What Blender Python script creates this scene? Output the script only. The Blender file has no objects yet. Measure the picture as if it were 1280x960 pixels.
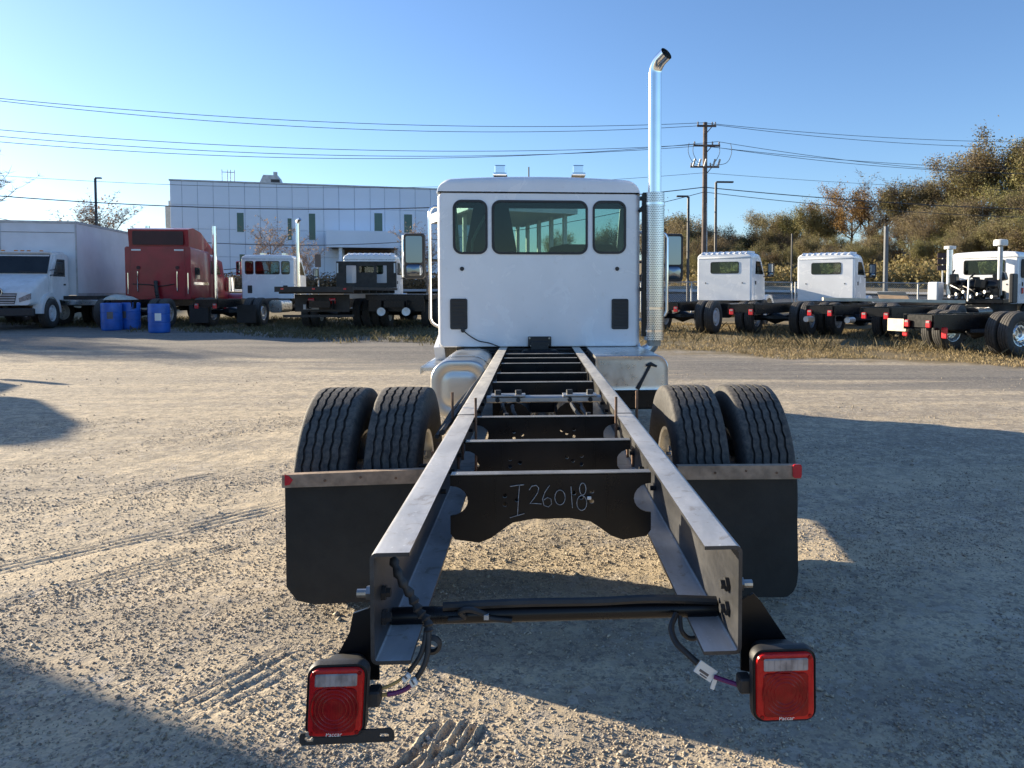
import bpy, bmesh, math, random
import numpy as np
from mathutils import Vector, Matrix, Euler
from math import sin, cos, pi, radians, tan, atan2, sqrt
random.seed(7); RNG = np.random.default_rng(7)
SC = bpy.context.scene; COL = SC.collection

# ------------------------------------------------------------------ camera, sky, sun
F_PX = 931.0
CAM = Vector((-0.055, 0.0, 1.58))
YAW, PITCH, PPX, PPY = radians(3.5), radians(2.5), 725.0, 404.65
cd = bpy.data.cameras.new('camera'); cam = bpy.data.objects.new('camera', cd); COL.objects.link(cam)
cam.location = CAM; cam.rotation_euler = (pi/2 - PITCH, 0, -YAW)
cd.sensor_width = 36; cd.lens = F_PX/1280*36
cd.shift_x = (640-PPX)/1280; cd.shift_y = (PPY-480)/1280
cd.clip_start = 0.05; cd.clip_end = 3000
SC.camera = cam
_Rm = Euler((pi/2-PITCH, 0, -YAW)).to_matrix()
def at(u, v, Y):
    d = _Rm @ Vector(((u-PPX)/F_PX, -(v-PPY)/F_PX, -1)); return CAM + d*(Y/d.y)

SUN_EL = radians(15.5); SUN_DIR = Vector((-0.872, 0.489, 0)).normalized()
SUN_AZ = atan2(SUN_DIR.x, SUN_DIR.y)
w = bpy.data.worlds.new('World'); SC.world = w; w.use_nodes = True
nt = w.node_tree; nt.nodes.clear()
sky = nt.nodes.new('ShaderNodeTexSky'); sky.sky_type = 'NISHITA'; sky.sun_disc = False
sky.sun_elevation = SUN_EL; sky.sun_rotation = SUN_AZ; sky.air_density = 1.0; sky.dust_density = 0.35; sky.ozone_density = 3.5
bg = nt.nodes.new('ShaderNodeBackground'); bg.inputs[1].default_value = 0.086
wo = nt.nodes.new('ShaderNodeOutputWorld'); wb_ = nt.nodes.new('ShaderNodeMix'); wb_.data_type = 'RGBA'; wb_.blend_type = 'MULTIPLY'; wb_.inputs[0].default_value = 1; wb_.inputs[7].default_value = (0.84, 0.89, 1.0, 1)
nt.links.new(sky.outputs[0], wb_.inputs[6]); nt.links.new(wb_.outputs[2], bg.inputs[0]); nt.links.new(bg.outputs[0], wo.inputs[0])
sl = bpy.data.lights.new('sun', 'SUN'); sl.energy = 4.9; sl.angle = radians(0.55); sl.color = (1.0, 0.865, 0.65)
so = bpy.data.objects.new('sun', sl); COL.objects.link(so); so.location = (-30, 20, 30)
tosun = Vector((SUN_DIR.x*cos(SUN_EL), SUN_DIR.y*cos(SUN_EL), sin(SUN_EL)))
so.rotation_euler = tosun.to_track_quat('Z', 'Y').to_euler()
SC.view_settings.view_transform = 'Standard'; SC.view_settings.look = 'None'
SC.view_settings.exposure = 1.42; SC.view_settings.gamma = 1.0
SC.render.engine = 'CYCLES'; SC.cycles.max_bounces = 8; SC.cycles.transparent_max_bounces = 16
SC.cycles.use_denoising = True

# ------------------------------------------------------------------ materials
def nd(nt, t, **kw):
    n = nt.nodes.new(t)
    for k, v in kw.items():
        if k.startswith('i_'):
            key = k[2:]; key = int(key) if key.isdigit() else key
            n.inputs[key].default_value = v
        else: setattr(n, k, v)
    return n
def mth(nt, op, a, b=None, c=None, clamp=False):
    n = nt.nodes.new('ShaderNodeMath'); n.operation = op; n.use_clamp = clamp
    for i, x in enumerate((a, b, c)):
        if x is None: continue
        if isinstance(x, (int, float)): n.inputs[i].default_value = x
        else: nt.links.new(x, n.inputs[i])
    return n.outputs[0]
def mixc(nt, f, a, b, bt='MIX'):
    n = nt.nodes.new('ShaderNodeMix'); n.data_type = 'RGBA'; n.blend_type = bt
    for i, x in ((0, f), (6, a), (7, b)):
        if isinstance(x, (int, float)): n.inputs[i].default_value = x
        elif isinstance(x, tuple): n.inputs[i].default_value = (*x[:3], 1)
        else: nt.links.new(x, n.inputs[i])
    return n.outputs[2]
def ramp(nt, x, lo, hi):
    n = nt.nodes.new('ShaderNodeMapRange'); n.interpolation_type = 'SMOOTHSTEP'
    nt.links.new(x, n.inputs[0]); n.inputs[1].default_value = lo; n.inputs[2].default_value = hi; return n.outputs[0]
def noise(nt, co, scale, detail=4, rough=0.55, dist=0):
    n = nd(nt, 'ShaderNodeTexNoise', i_Scale=scale, i_Detail=detail, i_Roughness=rough, i_Distortion=dist)
    nt.links.new(co, n.inputs['Vector']); return n.outputs[0]
def base(name):
    m = bpy.data.materials.new(name); m.use_nodes = True; nt = m.node_tree
    b = nt.nodes['Principled BSDF']; co = nd(nt, 'ShaderNodeTexCoord').outputs['Object']
    return m, nt, b, co
def mat(name, col, rough=0.5, metal=0.0, var=0.12, scale=4.0, bump=0.0, bscale=60.0, coat=0.0, dust=0.0, dcol=(0.36, 0.3, 0.22), rvar=0.1, spec=0.5):
    m, nt, b, co = base(name)
    c2 = tuple(max(0, x*(1-var)) for x in col); c3 = tuple(min(1, x*(1+var)) for x in col)
    n1 = noise(nt, co, scale, 5)
    c = mixc(nt, ramp(nt, n1, 0.3, 0.7), c2, c3)
    if dust > 0:
        geo = nd(nt, 'ShaderNodeNewGeometry'); sx = nd(nt, 'ShaderNodeSeparateXYZ'); nt.links.new(geo.outputs['Normal'], sx.inputs[0])
        up = ramp(nt, sx.outputs[2], -0.2, 0.95)
        n2 = noise(nt, co, scale*3.1, 6, 0.65)
        f = mth(nt, 'MULTIPLY', mth(nt, 'ADD', mth(nt, 'MULTIPLY', up, 0.75), 0.25), ramp(nt, n2, 0.25, 0.75))
        c = mixc(nt, mth(nt, 'MULTIPLY', f, dust), c, dcol)
    nt.links.new(c, b.inputs['Base Color'])
    n3 = noise(nt, co, scale*2.3, 5)
    nt.links.new(mth(nt, 'ADD', mth(nt, 'MULTIPLY', mth(nt, 'SUBTRACT', n3, 0.5), rvar*2), rough, clamp=True), b.inputs['Roughness'])
    b.inputs['Metallic'].default_value = metal; b.inputs['Coat Weight'].default_value = coat; b.inputs['Coat Roughness'].default_value = 0.05
    b.inputs['Specular IOR Level'].default_value = spec
    if bump > 0:
        bp = nd(nt, 'ShaderNodeBump', i_Strength=min(1, bump), i_Distance=0.004)
        nt.links.new(noise(nt, co, bscale, 6, 0.6), bp.inputs['Height']); nt.links.new(bp.outputs[0], b.inputs['Normal'])
    return m
M = {}
def whitemat():
    m = mat('white_paint', (0.82, 0.835, 0.86), 0.26, var=0.03, scale=2.6, coat=0.3, dust=0.08, rvar=0.2); nt = m.node_tree; b = nt.nodes['Principled BSDF']; co = nd(nt, 'ShaderNodeTexCoord').outputs['Object']
    src = b.inputs['Base Color'].links[0].from_socket; k = ramp(nt, noise(nt, co, 2.4, 6, 0.6, 1.2), 0.56, 0.60); k2 = ramp(nt, noise(nt, co, 14, 4, 0.6), 0.62, 0.70)
    c = mixc(nt, mth(nt, 'MULTIPLY', k, 0.55), src, (0.90, 0.90, 0.90)); c = mixc(nt, mth(nt, 'MULTIPLY', k2, 0.25), c, (0.66, 0.65, 0.63)); nt.links.new(c, b.inputs['Base Color'])
    nt.links.new(mth(nt, 'ADD', mth(nt, 'MULTIPLY', k, 0.22), 0.2), b.inputs['Roughness']); return m
M['white'] = whitemat()
M['white_dirty'] = mat('white_fleet_paint', (0.70, 0.71, 0.72), 0.4, var=0.08, scale=2.5, dust=0.22)
M['panel_white'] = mat('box_panel_white', (0.66, 0.67, 0.70), 0.45, var=0.06, scale=1.2, dust=0.1)
M['red'] = mat('red_paint', (0.26, 0.006, 0.018), 0.35, var=0.15, scale=2, coat=0.3, dust=0.04)
M['red_dark'] = mat('dark_red_paint', (0.035, 0.006, 0.008), 0.45, var=0.2, scale=2)
M['black'] = mat('black_chassis_paint', (0.005, 0.0055, 0.007), 0.3, var=0.3, scale=6, spec=0.35, dust=0.04, dcol=(0.10, 0.085, 0.07), bump=0.05, bscale=40)
M['black_matte'] = mat('black_plastic', (0.018, 0.019, 0.021), 0.55, var=0.25, scale=8, dust=0.15, dcol=(0.14, 0.12, 0.1), bump=0.15, bscale=200)
M['trim_black'] = mat('black_trim', (0.02, 0.021, 0.024), 0.45, var=0.1)
M['rubber'] = mat('tyre_rubber', (0.028, 0.028, 0.029), 0.75, var=0.3, scale=14, dust=0.6, dcol=(0.22, 0.19, 0.15), bump=0.5, bscale=150, rvar=0.08)  # upward dust raised so it also carries the sunlit tan of tyre tops
M['flap'] = mat('mud_flap_rubber', (0.010, 0.0105, 0.011), 0.6, var=0.35, scale=5, dust=0.5, dcol=(0.045, 0.041, 0.035), bump=0.3, bscale=25)
M['chrome'] = mat('polished_chrome', (0.82, 0.82, 0.82), 0.08, metal=1, var=0.04, rvar=0.05)
M['alum'] = mat('polished_aluminium', (0.72, 0.72, 0.71), 0.30, metal=1, var=0.08, scale=5, rvar=0.14)
M['alum_dull'] = mat('dull_aluminium', (0.50, 0.50, 0.50), 0.42, metal=0.9, var=0.15, scale=7, rvar=0.15)
M['steel'] = mat('bare_steel', (0.33, 0.31, 0.28), 0.45, metal=0.6, var=0.25, scale=10)
M['tank'] = mat('brushed_tank_aluminium', (0.68, 0.66, 0.62), 0.36, metal=0.93, var=0.06, scale=3, rvar=0.12)
M['zinc'] = mat('zinc_bolt', (0.45, 0.44, 0.42), 0.35, metal=0.9, var=0.2, scale=20)
M['rust'] = mat('rusty_steel', (0.16, 0.09, 0.055), 0.8, var=0.35, scale=25)
M['wood'] = mat('weathered_wood', (0.33, 0.24, 0.17), 0.8, var=0.3, scale=14, bump=0.4, bscale=40)
M['lumber'] = mat('pale_lumber', (0.62, 0.55, 0.42), 0.75, var=0.12, scale=5)
M['plywood'] = mat('plywood', (0.42, 0.28, 0.15), 0.7, var=0.15, scale=5)
M['seat'] = mat('seat_fabric', (0.025, 0.024, 0.024), 0.9, var=0.2, scale=20)
M['trim_grey'] = mat('interior_trim', (0.05, 0.05, 0.052), 0.75, var=0.15)
M['belt'] = mat('seat_belt', (0.45, 0.43, 0.38), 0.7)
M['blue'] = mat('blue_barrel_plastic', (0.012, 0.10, 0.42), 0.4, var=0.15, scale=3, dust=0.12)
M['paper'] = mat('white_label', (0.75, 0.75, 0.72), 0.6, var=0.05)
M['ink'] = mat('label_ink', (0.12, 0.11, 0.11), 0.6)
M['purple'] = mat('purple_wire', (0.13, 0.01, 0.10), 0.45)
M['yellow'] = mat('yellow_wire', (0.45, 0.30, 0.10), 0.5)
M['chalk'] = mat('chalk_line', (0.42, 0.42, 0.42), 0.9, var=0.4, scale=90)
M['pole_wood'] = mat('utility_pole_wood', (0.13, 0.10, 0.085), 0.85, var=0.25, scale=3)
M['pole_metal'] = mat('lamp_pole_metal', (0.05, 0.048, 0.05), 0.5)
M['galv'] = mat('galvanised_steel', (0.42, 0.43, 0.44), 0.5, metal=0.5, var=0.15)
M['post_grey'] = mat('weathered_grey_post', (0.16, 0.165, 0.17), 0.7, var=0.15)
M['porcelain'] = mat('grey_porcelain', (0.35, 0.34, 0.33), 0.35)
M['wire'] = mat('line_wire', (0.045, 0.05, 0.06), 0.6)
M['facade'] = mat('metal_facade_panel', (0.76, 0.83, 0.92), 0.45, var=0.035, scale=0.35)
M['facade_back'] = mat('facade_joint', (0.42, 0.47, 0.54), 0.7)
M['brown'] = mat('brown_soffit', (0.12, 0.085, 0.06), 0.7)
M['sign_back'] = mat('sign_back_metal', (0.16, 0.13, 0.11), 0.6)
M['asphalt'] = mat('asphalt', (0.06, 0.06, 0.062), 0.85, var=0.2, scale=2, bump=0.3)
M['kerb'] = mat('concrete_kerb', (0.42, 0.40, 0.36), 0.85, var=0.15, scale=1.5)
M['tarp'] = mat('pale_tarp', (0.55, 0.53, 0.46), 0.8, var=0.15)
M['deck'] = mat('dark_deck_steel', (0.03, 0.026, 0.022), 0.6, var=0.35, scale=4, dust=0.3, dcol=(0.10, 0.075, 0.05))
M['bark'] = mat('tree_bark', (0.10, 0.08, 0.062), 0.95, var=0.3, scale=6, bump=0.6, bscale=30)
M['bark_pale'] = mat('pale_bark', (0.27, 0.21, 0.165), 0.95, var=0.3, scale=6)
M['signal_red'] = mat('red_reflector', (0.55, 0.02, 0.03), 0.25, var=0.1, coat=0.3)
M['orange'] = mat('orange_marker', (0.6, 0.2, 0.02), 0.3)
M['ceil'] = mat('canopy_soffit', (0.5, 0.5, 0.48), 0.7)
M['bush'] = mat('dry_hedge_leaf', (0.20, 0.14, 0.075), 0.9, var=0.4, scale=3)
M['disc'] = mat('white_cap', (0.75, 0.74, 0.7), 0.4)

def leafmat(name, c1, c2, c3):
    m, nt, b, co = base(name)
    oi = nd(nt, 'ShaderNodeObjectInfo'); n1 = noise(nt, co, 0.55, 3); n2 = noise(nt, co, 3.5, 3)
    c = mixc(nt, ramp(nt, n1, 0.35, 0.65), c1, c2); c = mixc(nt, ramp(nt, n2, 0.45, 0.75), c, c3)
    hs = nd(nt, 'ShaderNodeHueSaturation'); nt.links.new(c, hs.inputs['Color'])
    nt.links.new(mth(nt, 'ADD', mth(nt, 'MULTIPLY', oi.outputs['Random'], 0.5), 0.75), hs.inputs['Value'])
    nt.links.new(mth(nt, 'ADD', mth(nt, 'MULTIPLY', oi.outputs['Random'], 0.03), 0.485), hs.inputs['Hue'])
    nt.links.new(hs.outputs[0], b.inputs['Base Color']); b.inputs['Roughness'].default_value = 0.75
    tr = nd(nt, 'ShaderNodeBsdfTranslucent'); nt.links.new(hs.outputs[0], tr.inputs[0])
    mx = nd(nt, 'ShaderNodeMixShader', i_0=0.3); nt.links.new(b.outputs[0], mx.inputs[1]); nt.links.new(tr.outputs[0], mx.inputs[2])
    nt.links.new(mx.outputs[0], nt.nodes['Material Output'].inputs[0]); return m
M['leaf_olive'] = leafmat('olive_leaf', (0.20, 0.175, 0.07), (0.25, 0.205, 0.085), (0.165, 0.17, 0.06))
M['leaf_brown'] = leafmat('brown_leaf', (0.22, 0.17, 0.085), (0.255, 0.195, 0.105), (0.18, 0.15, 0.075))
M['leaf_orange'] = leafmat('orange_leaf', (0.30, 0.16, 0.045), (0.23, 0.14, 0.05), (0.30, 0.19, 0.06))
M['leaf_dark'] = leafmat('dark_green_leaf', (0.05, 0.06, 0.03), (0.075, 0.07, 0.035), (0.06, 0.07, 0.04))
M['leaf_pink'] = leafmat('pale_russet_leaf', (0.33, 0.22, 0.16), (0.28, 0.2, 0.15), (0.4, 0.27, 0.16))
M['grass_dry'] = leafmat('dry_grass_blade', (0.34, 0.26, 0.13), (0.26, 0.21, 0.10), (0.40, 0.32, 0.18))
M['grass_dull'] = leafmat('dull_grass_blade', (0.11, 0.095, 0.05), (0.15, 0.12, 0.06), (0.07, 0.07, 0.035))
M['under'] = leafmat('undergrowth_leaf', (0.19, 0.15, 0.06), (0.23, 0.16, 0.07), (0.26, 0.22, 0.08))

def glassmat(name, tint, ior=1.5, rough=0.0):
    m = bpy.data.materials.new(name); m.use_nodes = True; nt = m.node_tree; nt.nodes.clear()
    t = nd(nt, 'ShaderNodeBsdfTransparent'); t.inputs[0].default_value = (*tint, 1)
    g = nd(nt, 'ShaderNodeBsdfGlossy', i_Roughness=rough); fr = nd(nt, 'ShaderNodeFresnel', i_IOR=ior)
    mx = nd(nt, 'ShaderNodeMixShader'); nt.links.new(fr.outputs[0], mx.inputs[0]); nt.links.new(t.outputs[0], mx.inputs[1]); nt.links.new(g.outputs[0], mx.inputs[2])
    o = nd(nt, 'ShaderNodeOutputMaterial'); nt.links.new(mx.outputs[0], o.inputs[0]); return m
M['glass'] = glassmat('cab_glass', (0.54, 0.68, 0.63))
M['glass_clear'] = glassmat('clear_glass', (0.85, 0.93, 0.9))
M['glass_dark'] = mat('dark_window_glass', (0.018, 0.022, 0.024), 0.08, var=0.3, scale=1)
M['glass_green'] = mat('green_window_glass', (0.05, 0.11, 0.09), 0.1, var=0.15, scale=0.5)
M['mirror'] = mat('mirror_glass', (0.20, 0.23, 0.27), 0.02, metal=1, var=0.01, rvar=0.0)

def lensmat(name, c1, c2):
    m, nt, b, co = base(name)
    n = noise(nt, co, 25, 3); c = mixc(nt, ramp(nt, n, 0.35, 0.65), c1, c2); nt.links.new(c, b.inputs['Base Color'])
    b.inputs['Roughness'].default_value = 0.22; b.inputs['Specular IOR Level'].default_value = 0.22; b.inputs['Coat Weight'].default_value = 0.1; b.inputs['Coat Roughness'].default_value = 0.04
    wv = nd(nt, 'ShaderNodeTexWave', i_Scale=90.0); nt.links.new(co, wv.inputs[0])
    bp = nd(nt, 'ShaderNodeBump', i_Strength=0.25, i_Distance=0.001); nt.links.new(wv.outputs[1], bp.inputs['Height']); nt.links.new(bp.outputs[0], b.inputs['Normal'])
    b.inputs['Subsurface Weight'].default_value = 0.0
    return m
M['lens_red'] = lensmat('red_lens', (0.42, 0.008, 0.010), (0.52, 0.014, 0.012))
M['lens_inner'] = lensmat('deep_red_lens', (0.19, 0.003, 0.005), (0.27, 0.006, 0.007))
M['lens_clear'] = lensmat('clear_lens', (0.22, 0.19, 0.185), (0.38, 0.34, 0.33))

def railmat():
    m, nt, b, co = base('dusty_sheen_frame_paint')
    sx = nd(nt, 'ShaderNodeSeparateXYZ'); nt.links.new(co, sx.inputs[0])
    geo = nd(nt, 'ShaderNodeNewGeometry'); sn = nd(nt, 'ShaderNodeSeparateXYZ'); nt.links.new(geo.outputs['Normal'], sn.inputs[0])
    up = ramp(nt, sn.outputs[2], 0.3, 0.9)
    mp = nd(nt, 'ShaderNodeMapping'); mp.inputs['Scale'].default_value = (1, 0.35, 1); nt.links.new(co, mp.inputs[0])
    n1 = noise(nt, mp.outputs[0], 9, 6, 0.65, 0.4); n2 = noise(nt, co, 40, 5, 0.7)
    far = ramp(nt, sx.outputs[1], -1.6, 1.2)
    paint = mixc(nt, ramp(nt, n2, 0.3, 0.7), (0.020, 0.021, 0.023), (0.032, 0.032, 0.034))
    dust = mixc(nt, far, (0.50, 0.50, 0.51), (0.74, 0.68, 0.57))  # dust paled to include the grazing sun sheen along the flange top
    dust = mixc(nt, mth(nt, 'MULTIPLY', ramp(nt, n2, 0.25, 0.8), 0.45), dust, (0.46, 0.43, 0.38))
    dust = mixc(nt, mth(nt, 'MULTIPLY', ramp(nt, noise(nt, co, 17, 6, 0.7, 1.0), 0.56, 0.66), 0.7), dust, (0.30, 0.245, 0.185)); dust = mixc(nt, mth(nt, 'MULTIPLY', ramp(nt, noise(nt, co, 65, 4, 0.7), 0.62, 0.70), 0.8), dust, (0.75, 0.74, 0.72))
    f = mth(nt, 'ADD', mth(nt, 'MULTIPLY', ramp(nt, n1, 0.3, 0.7), 0.34), 0.64)
    side = mth(nt, 'ADD', mth(nt, 'MULTIPLY', ramp(nt, n1, 0.4, 0.8), 0.08), 0.015)
    fac = mth(nt, 'ADD', mth(nt, 'MULTIPLY', up, f), mth(nt, 'MULTIPLY', mth(nt, 'SUBTRACT', 1.0, up), side))
    nt.links.new(mixc(nt, fac, paint, dust), b.inputs['Base Color'])
    nt.links.new(mth(nt, 'ADD', mth(nt, 'MULTIPLY', n1, 0.3), 0.22), b.inputs['Roughness'])
    bp = nd(nt, 'ShaderNodeBump', i_Strength=0.12, i_Distance=0.002); nt.links.new(n2, bp.inputs['Height']); nt.links.new(bp.outputs[0], b.inputs['Normal'])
    return m
M['rail'] = railmat()

def perfmat(cx, cy):
    m, nt, b, co = base('perforated_steel')
    sx = nd(nt, 'ShaderNodeSeparateXYZ'); nt.links.new(co, sx.inputs[0])
    ang = mth(nt, 'ARCTAN2', mth(nt, 'SUBTRACT', sx.outputs[1], cy), mth(nt, 'SUBTRACT', sx.outputs[0], cx))
    s = 0.0185
    row = mth(nt, 'DIVIDE', sx.outputs[2], s); u = mth(nt, 'DIVIDE', mth(nt, 'MULTIPLY', ang, 0.1), s)
    u = mth(nt, 'ADD', u, mth(nt, 'MULTIPLY', mth(nt, 'FLOOR', row), 0.5))
    du = mth(nt, 'SUBTRACT', mth(nt, 'FRACT', u), 0.5); dv = mth(nt, 'SUBTRACT', mth(nt, 'FRACT', row), 0.5)
    d = mth(nt, 'SQRT', mth(nt, 'ADD', mth(nt, 'MULTIPLY', du, du), mth(nt, 'MULTIPLY', dv, dv)))
    hole = mth(nt, 'LESS_THAN', d, 0.29)
    n = noise(nt, co, 6, 4)
    nt.links.new(mixc(nt, hole, mixc(nt, n, (0.68, 0.68, 0.67), (0.80, 0.79, 0.77)), (0.03, 0.03, 0.03)), b.inputs['Base Color'])
    nt.links.new(mth(nt, 'SUBTRACT', 1.0, hole), b.inputs['Metallic'])
    nt.links.new(mth(nt, 'ADD', mth(nt, 'MULTIPLY', n, 0.2), 0.14), b.inputs['Roughness'])
    return m

def groundmat():
    m, nt, b, co = base('gravel_ground')
    sx = nd(nt, 'ShaderNodeSeparateXYZ'); nt.links.new(co, sx.inputs[0]); X, Y = sx.outputs[0], sx.outputs[1]
    n0 = noise(nt, co, 0.33, 4, 0.6, 0.5); n1 = noise(nt, co, 1.7, 5, 0.62, 0.3); n2 = noise(nt, co, 9, 5, 0.65); n3 = noise(nt, co, 60, 4, 0.7)
    mp = nd(nt, 'ShaderNodeMapping'); mp.inputs['Rotation'].default_value = (0, 0, radians(26)); mp.inputs['Scale'].default_value = (0.10, 1.5, 1); nt.links.new(co, mp.inputs[0])
    st = noise(nt, mp.outputs[0], 1.0, 5, 0.62, 0.4)
    v1 = nd(nt, 'ShaderNodeTexVoronoi', i_Scale=48.0); nt.links.new(co, v1.inputs['Vector'])
    v2 = nd(nt, 'ShaderNodeTexVoronoi', i_Scale=110.0); nt.links.new(co, v2.inputs['Vector'])
    s1 = nd(nt, 'ShaderNodeSeparateColor'); nt.links.new(v1.outputs['Color'], s1.inputs[0])
    s2 = nd(nt, 'ShaderNodeSeparateColor'); nt.links.new(v2.outputs['Color'], s2.inputs[0])
    sand = mixc(nt, ramp(nt, n1, 0.3, 0.7), (0.60, 0.48, 0.315), (0.50, 0.40, 0.27))
    sand = mixc(nt, ramp(nt, n3, 0.25, 0.8), sand, (0.66, 0.545, 0.38))
    peb = mixc(nt, s1.outputs[0], (0.13, 0.115, 0.105), (0.57, 0.49, 0.38))
    fine = mixc(nt, s2.outputs[0], (0.19, 0.165, 0.14), (0.57, 0.475, 0.34))
    k1 = mth(nt, 'MULTIPLY', mth(nt, 'GREATER_THAN', s1.outputs[1], 0.58), ramp(nt, n2, 0.3, 0.62))
    k2 = mth(nt, 'MULTIPLY', mth(nt, 'GREATER_THAN', s2.outputs[1], 0.45), ramp(nt, n2, 0.25, 0.6))
    c = mixc(nt, mth(nt, 'MULTIPLY', k2, 0.75), sand, fine); c = mixc(nt, mth(nt, 'MULTIPLY', k1, 0.8), c, peb)
    patch = ramp(nt, mth(nt, 'ADD', mth(nt, 'MULTIPLY', n0, 0.6), mth(nt, 'MULTIPLY', n1, 0.4)), 0.44, 0.62)
    c = mixc(nt, mth(nt, 'MULTIPLY', patch, 0.42), c, (0.31, 0.26, 0.19))
    v3 = nd(nt, 'ShaderNodeTexVoronoi', i_Scale=19.0); nt.links.new(co, v3.inputs['Vector']); s3 = nd(nt, 'ShaderNodeSeparateColor'); nt.links.new(v3.outputs['Color'], s3.inputs[0])
    k3 = mth(nt, 'MULTIPLY', mth(nt, 'GREATER_THAN', s3.outputs[1], 0.72), ramp(nt, n1, 0.35, 0.6))
    c = mixc(nt, mth(nt, 'MULTIPLY', k3, 0.55), c, mixc(nt, s3.outputs[0], (0.16, 0.14, 0.125), (0.62, 0.55, 0.46)))
    c = mixc(nt, mth(nt, 'MULTIPLY', ramp(nt, st, 0.5, 0.72), 0.30), c, (0.27, 0.235, 0.20))
    mp2 = nd(nt, 'ShaderNodeMapping'); mp2.inputs['Rotation'].default_value = (0, 0, radians(-40)); mp2.inputs['Scale'].default_value = (0.12, 1.25, 1); nt.links.new(co, mp2.inputs[0])
    pth = noise(nt, mp2.outputs[0], 1.0, 4, 0.55, 0.25); pack = ramp(nt, pth, 0.50, 0.62)
    c = mixc(nt, mth(nt, 'MULTIPLY', pack, 0.55), c, mixc(nt, n3, (0.56, 0.445, 0.29), (0.66, 0.54, 0.37))); c = mixc(nt, mth(nt, 'MULTIPLY', ramp(nt, pth, 0.47, 0.36), 0.35), c, (0.24, 0.205, 0.165))
    n4 = noise(nt, co, 5.5, 6, 0.72, 0.4); farr_ = ramp(nt, Y, 4.0, 8.0)
    c = mixc(nt, mth(nt, 'MULTIPLY', mth(nt, 'MULTIPLY', ramp(nt, n4, 0.46, 0.58), mth(nt, 'ADD', mth(nt, 'MULTIPLY', farr_, 0.45), 0.18)), 1.0), c, (0.26, 0.222, 0.17))
    n5 = noise(nt, co, 21, 4, 0.75); c = mixc(nt, mth(nt, 'MULTIPLY', mth(nt, 'MULTIPLY', ramp(nt, n5, 0.52, 0.60), farr_), 0.5), c, (0.20, 0.18, 0.16)); c = mixc(nt, mth(nt, 'MULTIPLY', mth(nt, 'MULTIPLY', ramp(nt, n5, 0.44, 0.38), farr_), 0.45), c, (0.68, 0.60, 0.47))  # far speckle painted in place of pebbles and their cast shadows
    # darker compacted driving lane of grey millings
    near = mth(nt, 'ADD', Y, mth(nt, 'ADD', mth(nt, 'MULTIPLY', X, 0.446), -13.95))
    farr = mth(nt, 'SUBTRACT', mth(nt, 'ADD', 20.2, mth(nt, 'MULTIPLY', X, -0.553)), Y)
    wob = mth(nt, 'MULTIPLY', mth(nt, 'SUBTRACT', st, 0.5), 9.0)
    ln = mth(nt, 'MULTIPLY', ramp(nt, mth(nt, 'ADD', near, wob), -0.6, 1.4), ramp(nt, mth(nt, 'ADD', farr, wob), -1.0, 1.2))
    lane = mixc(nt, ramp(nt, st, 0.35, 0.66), (0.10, 0.099, 0.10), (0.22, 0.20, 0.17))
    lane = mixc(nt, mth(nt, 'MULTIPLY', k1, 0.4), lane, peb); lane = mixc(nt, mth(nt, 'MULTIPLY', k3, 0.6), lane, mixc(nt, s3.outputs[0], (0.07, 0.068, 0.068), (0.36, 0.33, 0.29)))
    c = mixc(nt, mth(nt, 'MULTIPLY', ln, 0.84), c, lane)
    # soil and thatch under the verge beyond the lane
    vg = ramp(nt, mth(nt, 'ADD', farr, mth(nt, 'MULTIPLY', mth(nt, 'SUBTRACT', n1, 0.5), 4.0)), 0.6, -0.8)
    c = mixc(nt, vg, c, mixc(nt, n2, (0.15, 0.12, 0.07), (0.26, 0.205, 0.12)))
    nt.links.new(c, b.inputs['Base Color']); b.inputs['Roughness'].default_value = 0.9; b.inputs['Specular IOR Level'].default_value = 0.25
    h = mth(nt, 'ADD', mth(nt, 'MULTIPLY', mth(nt, 'MULTIPLY', mth(nt, 'SUBTRACT', 0.6, v1.outputs['Distance']), k1), 0.9), mth(nt, 'MULTIPLY', mth(nt, 'MULTIPLY', mth(nt, 'SUBTRACT', 0.6, v2.outputs['Distance']), k2), 0.45))
    h = mth(nt, 'ADD', h, mth(nt, 'ADD', mth(nt, 'MULTIPLY', n2, 0.5), mth(nt, 'MULTIPLY', n3, 0.5)))
    bp = nd(nt, 'ShaderNodeBump', i_Strength=0.6, i_Distance=0.012); nt.links.new(h, bp.inputs['Height']); nt.links.new(bp.outputs[0], b.inputs['Normal'])
    return m
M['ground'] = groundmat()
def pebmat():
    m, nt, b, co = base('pebble_stone')
    n = noise(nt, co, 37.0, 2, 0.9); n2 = noise(nt, co, 11.0, 2, 0.9)
    c = mixc(nt, ramp(nt, n, 0.3, 0.7), (0.16, 0.14, 0.125), (0.55, 0.46, 0.335)); c = mixc(nt, ramp(nt, n2, 0.5, 0.8), c, (0.48, 0.45, 0.41))
    nt.links.new(c, b.inputs['Base Color']); b.inputs['Roughness'].default_value = 0.85; return m
M['pebble'] = pebmat()

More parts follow.
